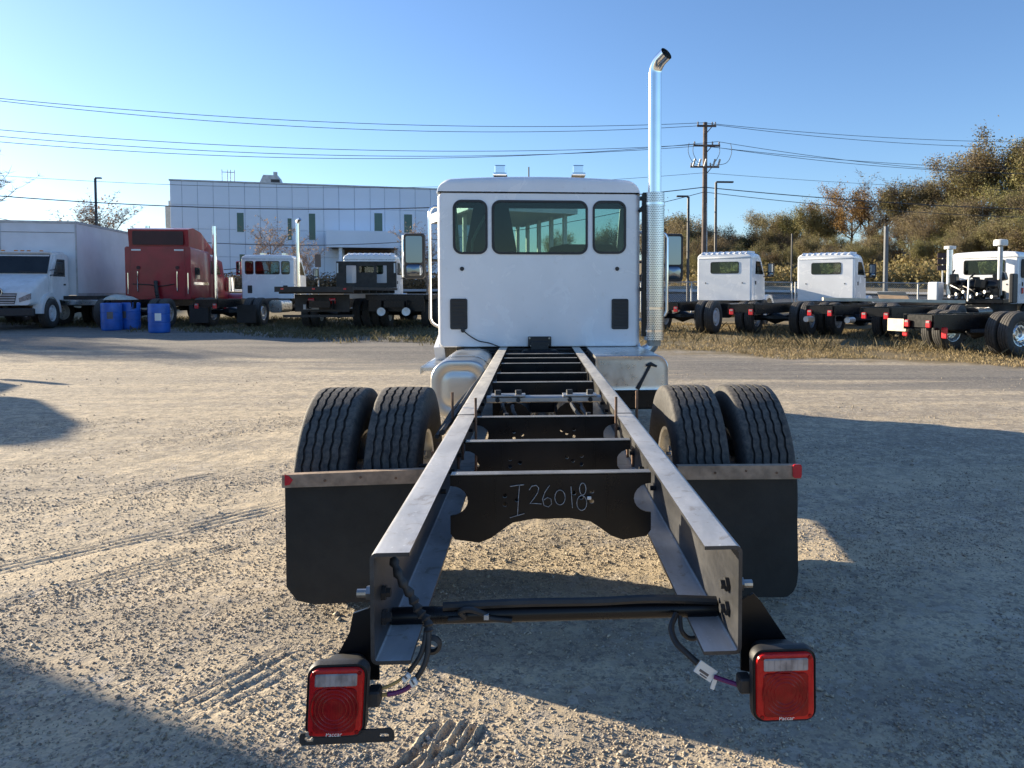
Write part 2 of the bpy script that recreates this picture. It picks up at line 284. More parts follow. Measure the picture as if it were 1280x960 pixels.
# ------------------------------------------------------------------ mesh builder
class MB:
    def __init__(s, o=(0, 0, 0)): s.bm = bmesh.new(); s.o = Vector(o)
    def add(s, vs, fs, mi=0):
        bv = [s.bm.verts.new(Vector(v)+s.o) for v in vs]
        for f in fs:
            try: fc = s.bm.faces.new([bv[i] for i in f]); fc.material_index = mi
            except ValueError: pass
        return s
    def box(s, c, d, rot=None, bev=0.0, mi=0, seg=1):
        t = bmesh.new(); bmesh.ops.create_cube(t, size=1)
        for v in t.verts: v.co = Vector((v.co.x*d[0], v.co.y*d[1], v.co.z*d[2]))
        if bev > 0: bmesh.ops.bevel(t, geom=t.edges[:], offset=min(bev, min(d)*0.45), segments=seg, affect='EDGES', profile=0.5)
        r = Euler(rot).to_matrix() if rot is not None else None
        t.verts.index_update()
        vs = [((r @ v.co) if r else v.co)+Vector(c) for v in t.verts]
        s.add(vs, [[v.index for v in f.verts] for f in t.faces], mi); t.free(); return s
    def bx(s, x0, x1, y0, y1, z0, z1, **k): return s.box(((x0+x1)/2, (y0+y1)/2, (z0+z1)/2), (abs(x1-x0), abs(y1-y0), abs(z1-z0)), **k)
    def tube(s, pts, r, n=8, caps=True, mi=0):
        pts = [Vector(p) for p in pts]; rs = r if isinstance(r, (list, tuple)) else [r]*len(pts)
        T = []
        for i in range(len(pts)): T.append((pts[min(i+1, len(pts)-1)]-pts[max(i-1, 0)]).normalized())
        u = T[0].orthogonal().normalized(); vs = []; fs = []
        for i, p in enumerate(pts):
            u = (u-T[i]*u.dot(T[i]))
            u = u.normalized() if u.length > 1e-6 else T[i].orthogonal().normalized()
            w_ = T[i].cross(u)
            for k in range(n):
                a = 2*pi*k/n; vs.append(p+(u*cos(a)+w_*sin(a))*rs[i])
        for i in range(len(pts)-1):
            for k in range(n): fs.append((i*n+k, i*n+(k+1) % n, (i+1)*n+(k+1) % n, (i+1)*n+k))
        if caps: fs.append(tuple(range(n))[::-1]); fs.append(tuple((len(pts)-1)*n+k for k in range(n)))
        return s.add(vs, fs, mi)
    def cyl(s, p0, p1, r, r1=None, n=16, mi=0): return s.tube([p0, p1], [r, r if r1 is None else r1], n, True, mi)
    def prism(s, poly, ax, a, b, mi=0):
        f = {'y': lambda p, t: (p[0], t, p[1]), 'x': lambda p, t: (t, p[0], p[1]), 'z': lambda p, t: (p[0], p[1], t)}[ax]
        n = len(poly); vs = [f(p, a) for p in poly]+[f(p, b) for p in poly]
        fs = [tuple(range(n))[::-1], tuple(range(n, 2*n))]+[(i, (i+1) % n, n+(i+1) % n, n+i) for i in range(n)]
        return s.add(vs, fs, mi)
    def panel(s, outer, holes, ax, a, b, mi=0):
        """flat sheet with real openings, extruded from a to b along ax"""
        f = {'y': lambda p, t: (p[0], t, p[1]), 'x': lambda p, t: (t, p[0], p[1]), 'z': lambda p, t: (p[0], p[1], t)}[ax]
        for t in (a, b):
            tb = bmesh.new(); ed = []
            for loop in [outer]+holes:
                vv = [tb.verts.new(f(p, t)) for p in loop]
                for i in range(len(vv)): ed.append(tb.edges.new((vv[i], vv[(i+1) % len(vv)])))
            bmesh.ops.triangle_fill(tb, use_beauty=True, use_dissolve=False, edges=ed)
            tb.verts.index_update()
            s.add([v.co.copy() for v in tb.verts], [[v.index for v in fc.verts] for fc in tb.faces], mi); tb.free()
        for loop in [outer]+holes:
            n = len(loop)
            s.add([f(p, a) for p in loop]+[f(p, b) for p in loop], [(i, (i+1) % n, n+(i+1) % n, n+i) for i in range(n)], mi)
        return s
    def loft(s, rings, closed=True, caps=(True, True), mi=0):
        n = len(rings[0]); vs = [p for r in rings for p in r]; fs = []
        for i in range(len(rings)-1):
            for k in range(n if closed else n-1): fs.append((i*n+k, i*n+(k+1) % n, (i+1)*n+(k+1) % n, (i+1)*n+k))
        if caps[0]: fs.append(tuple(range(n))[::-1])
        if caps[1]: fs.append(tuple((len(rings)-1)*n+k for k in range(n)))
        return s.add(vs, fs, mi)
    def lathe(s, prof, c, ax='x', n=32, closed=False, mi=0):
        rings = []
        for k in range(n):
            a = 2*pi*k/n
            ring = []
            for r, h in prof:
                p = {'x': (h, r*cos(a), r*sin(a)), 'y': (r*cos(a), h, r*sin(a)), 'z': (r*cos(a), r*sin(a), h)}[ax]
                ring.append(Vector(p)+Vector(c))
            rings.append(ring)
        m_ = len(prof); vs = [p for r in rings for p in r]; fs = []
        for k in range(n):
            for i in range(m_-1 if not closed else m_):
                j = (i+1) % m_; k2 = (k+1) % n; fs.append((k*m_+i, k2*m_+i, k2*m_+j, k*m_+j))
        return s.add(vs, fs, mi)
    def mesh(s, name, mats, smooth=32):
        bmesh.ops.remove_doubles(s.bm, verts=s.bm.verts, dist=1e-5)
        bmesh.ops.recalc_face_normals(s.bm, faces=s.bm.faces)
        me = bpy.data.meshes.new(name); s.bm.to_mesh(me); s.bm.free()
        for m in (mats if isinstance(mats, (list, tuple)) else [mats]): me.materials.append(m)
        if smooth:
            me.polygons.foreach_set('use_smooth', [True]*len(me.polygons)); me.set_sharp_from_angle(angle=radians(smooth))
        return me
    def build(s, name, mats, parent=None, smooth=32, loc=None):
        return link(name, s.mesh(name, mats, smooth), parent, loc)
def link(name, me, parent=None, loc=None, rot=None):
    o = bpy.data.objects.new(name, me); COL.objects.link(o)
    if parent is not None: o.parent = parent
    if loc is not None: o.location = loc
    if rot is not None: o.rotation_euler = rot
    return o
def tag(o, label=None, cat=None, group=None, kind=None):
    if label: o['label'] = label
    if cat: o['category'] = cat
    if group: o['group'] = group
    if kind: o['kind'] = kind
    return o
def thing(name, loc, rz, label, cat, group=None):
    o = bpy.data.objects.new(name, None); COL.objects.link(o); o.location = loc; o.rotation_euler = (0, 0, rz); o.empty_display_size = 0.2
    return tag(o, label, cat, group)
def copy_tree(o, parent=None):
    c = o.copy(); COL.objects.link(c); c.parent = parent
    for ch in [x for x in o.children if x != c]: copy_tree(ch, c)
    return c
def rrect(cx, cy, w_, h, r, n=6):
    r = max(1e-4, min(r, w_/2-1e-4, h/2-1e-4)); out = []
    for (sx, sy, a0) in ((1, 1, 0), (-1, 1, pi/2), (-1, -1, pi), (1, -1, 3*pi/2)):
        for k in range(n+1):
            a = a0+pi/2*k/n; out.append((cx+sx*(w_/2-r)+r*cos(a), cy+sy*(h/2-r)+r*sin(a)))
    return out
def spline(pts, n=6):
    P = [Vector(p) for p in pts]; out = []
    for i in range(len(P)-1):
        p0 = P[max(i-1, 0)]; p1 = P[i]; p2 = P[i+1]; p3 = P[min(i+2, len(P)-1)]
        for k in range(n):
            t = k/n; out.append(0.5*((2*p1)+(p2-p0)*t+(2*p0-5*p1+4*p2-p3)*t*t+(3*p1-p0-3*p2+p3)*t**3))
    out.append(P[-1]); return out

# ------------------------------------------------------------------ terrain
def ss(a, b, x): t = np.clip((x-a)/(b-a), 0, 1); return t*t*(3-2*t)
_TAB = RNG.random((256, 256))
def vnoise(x, y):
    xi = np.floor(x).astype(int); yi = np.floor(y).astype(int); fx = x-xi; fy = y-yi
    fx = fx*fx*(3-2*fx); fy = fy*fy*(3-2*fy); g = lambda a, b: _TAB[a & 255, b & 255]
    return (g(xi, yi)*(1-fx)+g(xi+1, yi)*fx)*(1-fy)+(g(xi, yi+1)*(1-fx)+g(xi+1, yi+1)*fx)*fy-0.5
TRACKS = [((-2.9, 3.65), (-1.9, 4.75), 0.22, 0.055, 0.012), ((-1.55, 2.5), (-1.0, 3.35), 0.25, 0.06, 0.011), ((-0.62, 2.2), (-0.30, 2.62), 0.18, 0.045, 0.017),
          ((-1.25, 2.35), (-0.7, 3.5), 0.2, 0.05, 0.009), ((-4.3, 5.2), (-1.6, 7.4), 0.26, 0.07, 0.010), ((-3.2, 4.3), (0.2, 7.6), 0.25, 0.07, 0.008), ((-5.5, 6.2), (-2.2, 9.8), 0.3, 0.08, 0.012), ((-2.0, 8.0), (1.4, 9.2), 0.3, 0.08, 0.012),
          ((2.0, 8.9), (7.5, 9.6), 0.3, 0.08, 0.012), ((1.5, 10.2), (8, 9.3), 0.25, 0.07, 0.012)]
RIDGES = [((-0.527, 2.446), (-0.422, 2.693)), ((-0.436, 2.453), (-0.378, 2.716)), ((-0.369, 2.50), (-0.334, 2.713)), ((-0.335, 2.516), (-0.294, 2.69)), ((-0.298, 2.532), (-0.253, 2.682))]
def ground_z(x, y, fine=True):
    x = np.asarray(x, float); y = np.asarray(y, float)
    z = 0.3*ss(13, 30, y)+1.7*ss(36, 60, y)
    hillx = x-(36-0.34*(y-40)); z = z+5.5*ss(0, 42, hillx)*ss(45, 66, y)+2*ss(85, 200, y)
    z = z+0.05*vnoise(x*0.35, y*0.35)*ss(6, 16, y)+0.018*vnoise(x*0.8+9, y*0.8)
    if fine:
        nr = 1-ss(9, 16, y)
        z = z+nr*(0.010*vnoise(x*3.1, y*3.1)+0.006*vnoise(x*9, y*9+40)+0.003*vnoise(x*24, y*24)+0.0025*vnoise(x*55, y*55+7))
        for (a, b) in RIDGES:
            dx, dy = b[0]-a[0], b[1]-a[1]; L = sqrt(dx*dx+dy*dy); dx /= L; dy /= L; s_ = (x-a[0])*dx+(y-a[1])*dy; t = -(x-a[0])*dy+(y-a[1])*dx+0.012*vnoise(x*14, y*14)
            m_ = ss(-0.01, 0.03, s_)*(1-ss(L-0.03, L+0.01, s_)); z = z+m_*(0.019*np.exp(-(t/0.0062)**2)*(0.75+0.6*vnoise(x*30, y*30))-0.010*np.exp(-((t+0.02)/0.013)**2))
        for (a, b, wd, sp, am) in TRACKS:
            dx, dy = b[0]-a[0], b[1]-a[1]; L = sqrt(dx*dx+dy*dy); dx /= L; dy /= L
            s_ = (x-a[0])*dx+(y-a[1])*dy; t = -(x-a[0])*dy+(y-a[1])*dx+0.02*vnoise(x*4, y*4)
            m_ = ss(0, 0.12, s_)*(1-ss(L-0.12, L, s_))*(1-ss(wd*0.42, wd*0.5, np.abs(t)))
            z = z+m_*am*(np.clip(np.cos(2*pi*t/sp)*1.6, -1, 1)-0.5)*(0.3+0.5*ss(-0.2, 0.25, vnoise(x*2.3+3, y*2.3))+0.6*np.abs(vnoise(x*9+3, y*9)))*(1.0 if wd < 0.19 else 0.55)
    return z
def gz(x, y): return float(ground_z(np.array([x]), np.array([y]), False)[0])
def grow(a, b, s0, q):
    out = [a]; s_ = s0; sg = 1 if b > a else -1
    while (b-out[-1])*sg > 0: out.append(out[-1]+sg*s_); s_ *= q
    return out
xs = np.array(grow(-3.6, -500, 0.03, 1.10)[::-1][:-1]+list(np.arange(-3.6, -0.62, 0.02))+list(np.arange(-0.62, -0.02, 0.006))+list(np.arange(-0.02, 3.6, 0.02))+grow(3.6, 500, 0.03, 1.10))
ys = np.array(grow(1.7, -60, 0.05, 1.25)[::-1][:-1]+list(np.arange(1.7, 2.2, 0.015))+list(np.arange(2.2, 2.76, 0.007))+list(np.arange(2.76, 6.5, 0.015))+grow(6.5, 900, 0.018, 1.022))
def grid_mesh(name, xs, ys, zf):
    X, Y = np.meshgrid(xs, ys); Z = zf(X, Y); nx, ny = len(xs), len(ys)
    co = np.stack([X, Y, Z], -1).reshape(-1, 3).astype(np.float32)
    i = np.arange(ny-1)[:, None]*nx+np.arange(nx-1)[None, :]; q = np.stack([i, i+1, i+nx+1, i+nx], -1).reshape(-1).astype(np.int32)
    return raw_mesh(name, co, q, 4)
def raw_mesh(name, co, loops, k, smooth=True):
    me = bpy.data.meshes.new(name); nf = len(loops)//k
    me.vertices.add(len(co)); me.vertices.foreach_set('co', np.ascontiguousarray(co, np.float32).ravel())
    me.loops.add(len(loops)); me.loops.foreach_set('vertex_index', np.ascontiguousarray(loops, np.int32))
    me.polygons.add(nf); me.polygons.foreach_set('loop_start', np.arange(nf, dtype=np.int32)*k); me.polygons.foreach_set('loop_total', np.full(nf, k, np.int32))
    if smooth: me.polygons.foreach_set('use_smooth', np.ones(nf, bool))
    me.update(calc_edges=True); return me
gm = grid_mesh('ground', xs, ys, ground_z); gm.materials.append(M['ground'])
tag(link('ground', gm), 'tan gravel lot with tyre tracks and a darker grey driving lane', kind='structure')

# road beyond the fence, with kerb edge
def strip(name, pts, wd, m, dz, label, seg=60):
    P = spline([(p[0], p[1], 0) for p in pts], seg//(len(pts)-1)); co = []; lp = []
    for i, p in enumerate(P):
        t = (P[min(i+1, len(P)-1)]-P[max(i-1, 0)]).normalized(); nrm = Vector((-t.y, t.x, 0))
        for k in (-0.5, -0.17, 0.17, 0.5):
            q = p+nrm*wd*k; co.append((q.x, q.y, gz(q.x, q.y)+dz))
    for i in range(len(P)-1):
        for k in range(3): lp += [i*4+k, i*4+k+1, (i+1)*4+k+1, (i+1)*4+k]
    me = raw_mesh(name, np.array(co), np.array(lp), 4); me.materials.append(m); return tag(link(name, me), label, kind='structure')
strip('road', [(-60, 48), (-20, 47), (10, 47), (30, 44.5), (60, 38), (110, 20)], 6.0, M['asphalt'], 0.05, 'asphalt road running behind the chain link fence')
strip('pavement', [(-60, 52.2), (-20, 51.2), (10, 51.2), (30, 48.7), (60, 42.2), (110, 24)], 1.6, M['kerb'], 0.16, 'pale concrete kerb strip beyond the asphalt road')

# ------------------------------------------------------------------ wheels
def tyre_detail():
    W_, R = 0.28, 0.525; gx = [-0.084, -0.042, 0.0, 0.042, 0.084]
    prof = [(0.29, -0.105, 0), (0.31, -0.12, 0), (0.40, -0.14, 0), (0.46, -0.1385, 0), (0.495, -0.133, 0), (0.512, -0.128, 0), (0.519, -0.122, 0), (0.5215, -0.112, 0)]
    for g in gx:
        rt = R-0.18*g*g
        prof += [(rt, g-0.0062, 1), (rt-0.016, g-0.0042, 1), (rt-0.016, g+0.0042, 1), (rt, g+0.0062, 1)]
    prof += [(0.5215, 0.112, 0), (0.519, 0.122, 0), (0.512, 0.128, 0), (0.495, 0.133, 0), (0.46, 0.1385, 0), (0.40, 0.14, 0), (0.31, 0.12, 0), (0.29, 0.105, 0)]
    n = 160; mb = MB(); vs = []; fs = []; m_ = len(prof)
    for k in range(n):
        a = 2*pi*k/n; z = (0, 1, 0, -1)[k % 4]*0.0034
        for (r, x, q) in prof: vs.append((x+z*q, r*cos(a), r*sin(a)))
    for k in range(n):
        for i in range(m_-1): fs.append((k*m_+i, ((k+1) % n)*m_+i, ((k+1) % n)*m_+i+1, k*m_+i+1))
    mb.add(vs, fs)
    return mb.mesh('tyre', M['rubber'], 40)
def tyre_simple(w_=0.28, R=0.525):
    mb = MB(); h = w_/2
    prof = [(0.29, -h*0.75), (0.32, -h*0.9), (0.41, -h), (0.48, -h*0.95), (R-0.01, -h*0.82)]
    for g in (-0.45, 0, 0.45): prof += [(R, h*(g-0.06)), (R-0.012, h*(g-0.03)), (R-0.012, h*(g+0.03)), (R, h*(g+0.06))]
    prof += [(R-0.01, h*0.82), (0.48, h*0.95), (0.41, h), (0.32, h*0.9), (0.29, h*0.75)]
    mb.lathe(prof, (0, 0, 0), 'x', 40); return mb.mesh('tyre', M['rubber'], 40)
def rim_mesh(name, m, depth):
    """wheel disc: depth>0 dished (dual), with hand holes as separate bright pads and nuts"""
    mb = MB(); d = depth
    mb.lathe([(0.292, -0.11), (0.275, -0.105), (0.262, -0.05), (0.262, 0.05), (0.275, 0.105), (0.292, 0.11)], (0, 0, 0), 'x', 40)
    mb.lathe([(0.262, d*0.3), (0.235, d*0.55), (0.20, d), (0.15, d*1.02), (0.13, d*0.9), (0.09, d*0.85), (0.085, d*0.4), (0.0, d*0.4)], (0, 0, 0), 'x', 40)
    for k in range(10):
        a = 2*pi*k/10; mb.cyl((d, 0.168*cos(a), 0.168*sin(a)), (d*1.0+(0.03 if d > 0 else -0.03), 0.168*cos(a), 0.168*sin(a)), 0.016, n=6)
    for k in range(10):
        a = 2*pi*(k+.5)/10; mb.cyl((d*0.72-0.004, 0.225*cos(a), 0.225*sin(a)), (d*0.72+0.004, 0.225*cos(a), 0.225*sin(a)), 0.022, n=8, mi=1)
    return mb.mesh(name, [m, M['black_matte']], 35)
TY_FINE = tyre_detail(); TY = tyre_simple(); TYN = tyre_simple(0.30, 0.52)
RIM_P = rim_mesh('wheel', M['alum'], 0.10); RIM_N = rim_mesh('wheel', M['alum'], -0.06); RIM_W = rim_mesh('wheel', M['white_dirty'], 0.09); RIM_B = rim_mesh('wheel', M['black'], 0.09); RIM_WN = rim_mesh('wheel', M['white_dirty'], -0.06)
def wheel(parent, loc, rim, tyre, flip=False):
    w_ = link('wheel', rim, parent, loc, (random.uniform(0, 6), 0, pi if flip else 0)); link('tyre', tyre, w_); return w_

# ------------------------------------------------------------------ cabs
def make_cab(parent, o, W_=2.12, z0=0.97, zs=2.61, zt=2.79, wins=None, ribs=False, hood=True, detail=False, paint='white', doorwin=True, L=1.55, hoodlen=1.25):
    """day cab in local coordinates: rear wall at y=0, heading +y"""
    m = M[paint]; hw = W_/2
    if wins is None: wins = [(-0.734, 2.25, 0.34, 0.54), (0.0, 2.25, 0.985, 0.54), (0.734, 2.25, 0.34, 0.54)]
    holes = [rrect(x, z, w_, h, 0.085 if detail else 0.07, 7) for (x, z, w_, h) in wins]
    def outline(ins):
        a = rrect(0, (z0+zs)/2, W_-2*ins, zs-z0-ins*0.6, max(0.07-ins, 0.02), 5); return a
    cb = MB(o)
    r0 = 0.055; cb.panel(outline(r0), holes, 'y', 0, 0.035)
    rings = []
    for k in range(5):
        t = pi/2*k/4; ins = r0*(1-sin(t)); y = r0*(1-cos(t)); rings.append([(p[0], y, p[1]) for p in outline(ins)])
    cb.loft(rings, caps=(False, False))
    yb, yt = L, L*0.68     # base and top of the A pillar
    for sx in (-1, 1):
        side = [(0.05, z0+0.02), (yb+0.06, z0+0.02), (yb, z0+0.95), (yt, zs), (0.05, zs)]
        hole = [(0.42, z0+0.98), (yb-0.10, z0+0.98), (yt-0.05, zs-0.10), (0.47, zs-0.10)]
        cb.panel(side, [hole] if doorwin else [], 'x', sx*hw, sx*(hw-0.03))
    # firewall below the windscreen and windscreen frame
    cb.bx(-hw+0.03, hw-0.03, yb-0.02, yb+0.03, z0+0.02, z0+0.95)
    for sx in (-1, 1): cb.tube([(sx*(hw-0.05), yb, z0+0.95), (sx*(hw-0.05), yt, zs)], 0.045, 6)
    cab = cb.build('cab', m, parent, 30)
    # roof cap
    rb = MB(o); H = zt-zs; rings = []
    def roofsec(y, k, grow_):
        pts = []; w2 = hw+0.006-grow_; rr = min(0.16, H*k*0.95)
        pts.append((-w2, y, zs+0.002))
        for i in range(7):
            a = pi-pi/2*i/6; x = -w2+rr+rr*cos(a)*1.0; pts.append((x, y, zs+H*k-rr-0.03*k+rr*sin(a)+0.0))
        for i in range(1, 10):
            t = i/10; x = -w2+rr+(2*w2-2*rr)*t; pts.append((x, y, zs+H*k-0.03*k+0.03*k*(1-(2*t-1)**2)))
        for i in range(7):
            a = pi/2-pi/2*i/6; x = w2-rr+rr*cos(a); pts.append((x, y, zs+H*k-rr-0.03*k+rr*sin(a)))
        pts.append((w2, y, zs+0.002)); return pts
    for (y, k, g) in ((-0.008, 0.45, 0.02), (-0.006, 0.66, 0.012), (0.02, 0.85, 0.004), (0.06, 0.95, 0), (0.14, 1, 0), (yt*0.6, 1.02, 0), (yt*0.93, 0.9, 0.0), (yt+0.09, 0.42, 0.03)): rings.append(roofsec(y, k, g))
    rb.loft(rings)
    if ribs:
        for i in range(9): rb.tube([(-hw*0.82+i*hw*1.64/8, -0.001, zt-H*0.35), (-hw*0.82+i*hw*1.64/8, 0.05, zt-0.03), (-hw*0.82+i*hw*1.64/8, 0.16, zt+0.0), (-hw*0.82+i*hw*1.64/8, yt*0.8, zt+0.01)], 0.04, 8)
    roof = rb.build('roof', m, parent, 40)
    if detail: MB(o).bx(-hw+0.06, hw-0.06, -0.003, 0.012, zs-0.012, zs-0.0035).build('seam_seal', M['trim_grey'], roof)
    for (x, z, w_, h), hl in zip(wins, holes):
        s = MB(o); rad = 0.085 if detail else 0.07
        s.panel(rrect(x, z, w_+0.012, h+0.012, rad+0.006, 7), [rrect(x, z, w_-0.036, h-0.036, rad-0.018, 7)], 'y', -0.010, 0.02)
        wn = s.build('rear_window', M['trim_black'], parent, 40)
        g = MB(o); g.prism(rrect(x, z, w_-0.03, h-0.03, rad-0.015, 7), 'y', 0.006, 0.010); g.build('pane', M['glass'], wn, 30)
    # windscreen, door glass
    ws = MB(o); ws.add([(-hw+0.06, yb, z0+0.96), (hw-0.06, yb, z0+0.96), (hw-0.06, yt, zs-0.01), (-hw+0.06, yt, zs-0.01)], [(0, 1, 2, 3)]); ws.build('windscreen', M['glass_clear'], parent, None)
    MB(o).tube([(-hw+0.05, yt, zs-0.02), (hw-0.05, yt, zs-0.02)], 0.035, 6).build('visor_rail', M['trim_grey'], parent)
    for sx in (-1, 1):
        d = MB(o); e = sx*(hw+0.004)
        outer = [(0.34, z0+0.06), (yb-0.02, z0+0.06), (yb-0.03, z0+0.93), (yt+0.0, zs-0.06), (0.40, zs-0.06)]
        hole = [(0.43, z0+0.99), (yb-0.11, z0+0.99), (yt-0.06, zs-0.11), (0.48, zs-0.11)]
        d.panel(outer, [hole], 'x', e, e-sx*0.012)
        dr = d.build('door', m, parent, 30)
        MB(o).prism([(0.43, z0+0.99), (yb-0.11, z0+0.99), (yt-0.06, zs-0.11), (0.48, zs-0.11)], 'x', e-sx*0.016, e-sx*0.02).build('pane', M['glass'], dr, None)
        MB(o).bx(e, e+sx*0.02, 0.40, 0.52, z0+0.60, z0+0.74, bev=0.008).build('handle', M['black_matte'], dr)
    # inside: floor, dash, wheel, seats
    it = MB(o); it.bx(-hw+0.04, hw-0.04, 0.06, yb, z0+0.03, z0+0.10)
    for sx in (-1, 1): it.bx(sx*(hw-0.035), sx*(hw-0.06), 0.06, 0.40, z0+0.1, zs-0.05)
    it.prism([(yb-0.35, z0+0.6), (yb-0.38, z0+0.93), (yb-0.30, z0+1.03), (yb-0.02, z0+1.0), (yb-0.02, z0+0.6)], 'x', -hw+0.05, hw-0.05)
    it.bx(-hw+0.06, hw-0.06, 0.08, yt, zs-0.03, zs-0.01)
    it.build('interior', M['trim_grey'], parent)
    for sx, hh in ((-0.52, 0.62), (0.52, 0.30)):
        st = MB(o); st.box((sx, 0.55, z0+0.42), (0.52, 0.5, 0.14), bev=0.05, seg=2)
        prof = [(-0.25, 0), (-0.27, 0.5*hh+0.3), (-0.19, hh+0.42), (-0.12, hh+0.56), (0.12, hh+0.56), (0.19, hh+0.42), (0.27, 0.5*hh+0.3), (0.25, 0)] if hh > 0.5 else [(-0.45, 0), (-0.46, 0.5), (-0.40, 0.62), (-0.25, 0.655), (0.25, 0.655), (0.33, 0.62), (0.36, 0.5), (0.36, 0)]
        st.prism([(sx+a, z0+0.45+b) for a, b in prof], 'y', 0.22, 0.34)
        so_ = st.build('seat', M['seat'], parent, 40)
        if hh > 0.5 and detail: MB(o).tube([(sx-0.05, 0.17, zs-0.22), (sx-0.16, 0.165, zs-0.42), (sx-0.20, 0.165, z0+1.12), (sx-0.205, 0.165, z0+0.9)], 0.016, 6).build('belt', M['belt'], so_)
    stw = MB(o); stw.lathe([(0.215+0.016*cos(a), 0.016*sin(a)) for a in [2*pi*i/8 for i in range(8)]], (0, 0, 0), 'y', 24, closed=True)
    stw.cyl((0, 0, 0), (0, 0.25, -0.1), 0.03); stw.box((0, 0, 0), (0.4, 0.02, 0.05))
    for v in stw.bm.verts: v.co = Euler((radians(-35), 0, 0)).to_matrix() @ (v.co-Vector(o))+Vector(o)+Vector((-0.52, yb-0.45, z0+1.02))
    stw.build('steering_wheel', M['seat'], parent)
    if hood:
        hb = MB(o); rings = []
        for (y, w2, zl, zh, r) in ((yb+0.03, hw*0.86, z0-0.1, z0+0.93, 0.12), (yb+0.5, hw*0.78, z0-0.15, z0+0.84, 0.14), (yb+hoodlen*0.9, hw*0.62, z0-0.3, z0+0.62, 0.16), (yb+hoodlen, hw*0.55, z0-0.3, z0+0.48, 0.12)):
            rings.append([(p[0], y, p[1]) for p in rrect(0, (zl+zh)/2, 2*w2, zh-zl, r, 5)])
        hb.loft(rings); hb.build('hood', m, parent, 40)
        gr = MB(o); gr.bx(-hw*0.42, hw*0.42, yb+hoodlen-0.02, yb+hoodlen+0.03, z0-0.2, z0+0.38, bev=0.03)
        for i in range(6): gr.bx(-hw*0.40, hw*0.40, yb+hoodlen+0.025, yb+hoodlen+0.045, z0-0.16+i*0.09, z0-0.13+i*0.09, mi=1)
        gr.build('grille', [M['black_matte'], M['chrome']], parent)
        for sx in (-1, 1):
            f = MB(o); R0, R1, c = 0.58, 0.70, (yb+0.42, 0.52); arc = [(c[0]+R1*cos(a), c[1]+R1*sin(a)) for a in [pi*i/14 for i in range(15)]]; arc2 = [(c[0]+R0*cos(a), c[1]+R0*sin(a)) for a in [pi*i/14 for i in range(14, -1, -1)]]
            f.prism(arc+arc2, 'x', sx*(hw*0.70), sx*(hw+0.06)); fd = f.build('fender', m, parent, 30)
            MB(o).box((sx*hw*0.86, yb+hoodlen*0.85, z0+0.12), (0.26, 0.14, 0.2), bev=0.05, seg=2).build('headlight', M['lens_clear'], fd)
        MB(o).box((0, yb+hoodlen+0.22, 0.52), (2.25, 0.12, 0.30), bev=0.04, seg=2).build('bumper', M['chrome'] if detail else M['black_matte'], parent)
    return cab
def mirror(parent, o, sx, x, y, z, h=0.47, w_=0.22, arm_to=None, shell='black_matte'):
    s = MB(o); s.loft([[(x+p[0], y+0.00, z+p[1]) for p in rrect(0, 0, w_, h, 0.035, 5)], [(x+p[0], y+0.04, z+p[1]) for p in rrect(0, 0, w_+0.02, h+0.02, 0.045, 5)], [(x+p[0], y+0.10, z+p[1]) for p in rrect(0, 0, w_*0.9, h*0.93, 0.05, 5)], [(x+p[0], y+0.13, z+p[1]) for p in rrect(0, 0, w_*0.6, h*0.75, 0.05, 5)]], caps=(True, True))
    mr = s.build('mirror', M[shell], parent, 40)
    MB(o).prism([(x+p[0], z+p[1]) for p in rrect(0, h*0.15, w_-0.05, h*0.60, 0.02, 4)], 'y', y-0.001, y-0.006).build('mirror_glass', M['mirror'], mr)
    c = MB(o); rings = []
    for k in range(5): t = k/4; rings.append([(x+p[0], y-0.002-0.02*sin(t*pi/2), z-h*0.32+p[1]) for p in rrect(0, 0, (w_-0.05)*(1-0.9*t*t), h*0.27*(1-0.9*t*t), 0.05*(1-0.8*t), 5)])
    c.loft(rings); c.build('spot_mirror', M['mirror'], mr, 60)
    if arm_to:
        a = MB(o)
        for dz in (-0.02, -0.20): a.tube([(x, y+0.06, z+dz), ((x+arm_to)/2, y+0.1, z+dz-0.03), (arm_to, y+0.12, z+dz-0.05)], 0.016, 6)
        a.build('mirror_arm', M['black_matte'], mr)
    return mr

# ------------------------------------------------------------------ the main truck: bare cab and chassis seen from behind
AX = 4.1
TR = thing('cab_chassis_truck', (0, AX, 0), 0, 'white day cab truck with a long bare black frame and tall chrome exhaust stack', 'truck')
def B(): return MB((0, -AX, 0))
YE, ZT, ZB = 1.70, 0.983, 0.722          # rail end, top and bottom
for sx in (-1, 1):
    xo, xi, t, r = sx*0.432, sx*0.342, sx*0.009, 0.016
    arc = lambda cx, cz, a0, a1, rr: [(cx+sx*rr*cos(a), cz+rr*sin(a)) for a in [a0+(a1-a0)*i/4 for i in range(5)]]
    sec = [(xi, ZT)]+arc(xo-sx*r, ZT-r, pi/2, 0, r)+arc(xo-sx*r, ZB+r, 0, -pi/2, r)+[(xi, ZB), (xi, ZB+0.009)]+arc(xo-sx*r, ZB+r, -pi/2, 0, r-0.009)+arc(xo-sx*r, ZT-r, 0, pi/2, r-0.009)+[(xi, ZT-0.009)]
    rb = B(); rb.prism(sec, 'y', YE, 3.60); rail = rb.build('frame_rail', M['rail'], TR, 25)
    r2 = B(); sec2 = [(x, z+0.003 if z > 0.9 else z) for x, z in sec]; r2.prism(sec2, 'y', 3.602, 10.6); r2.build('rail_liner', M['rail'], rail, 25)
    bb = B()
    for k in range(9):
        yy = 2.9+k*0.32
        for zz in (0.80, 0.90): bb.cyl((xo-sx*0.03, yy, zz), (xo+sx*0.022, yy, zz), 0.011, n=6)
    tag(bb.build('bolt_heads', M['black_matte'], rail), kind='stuff')
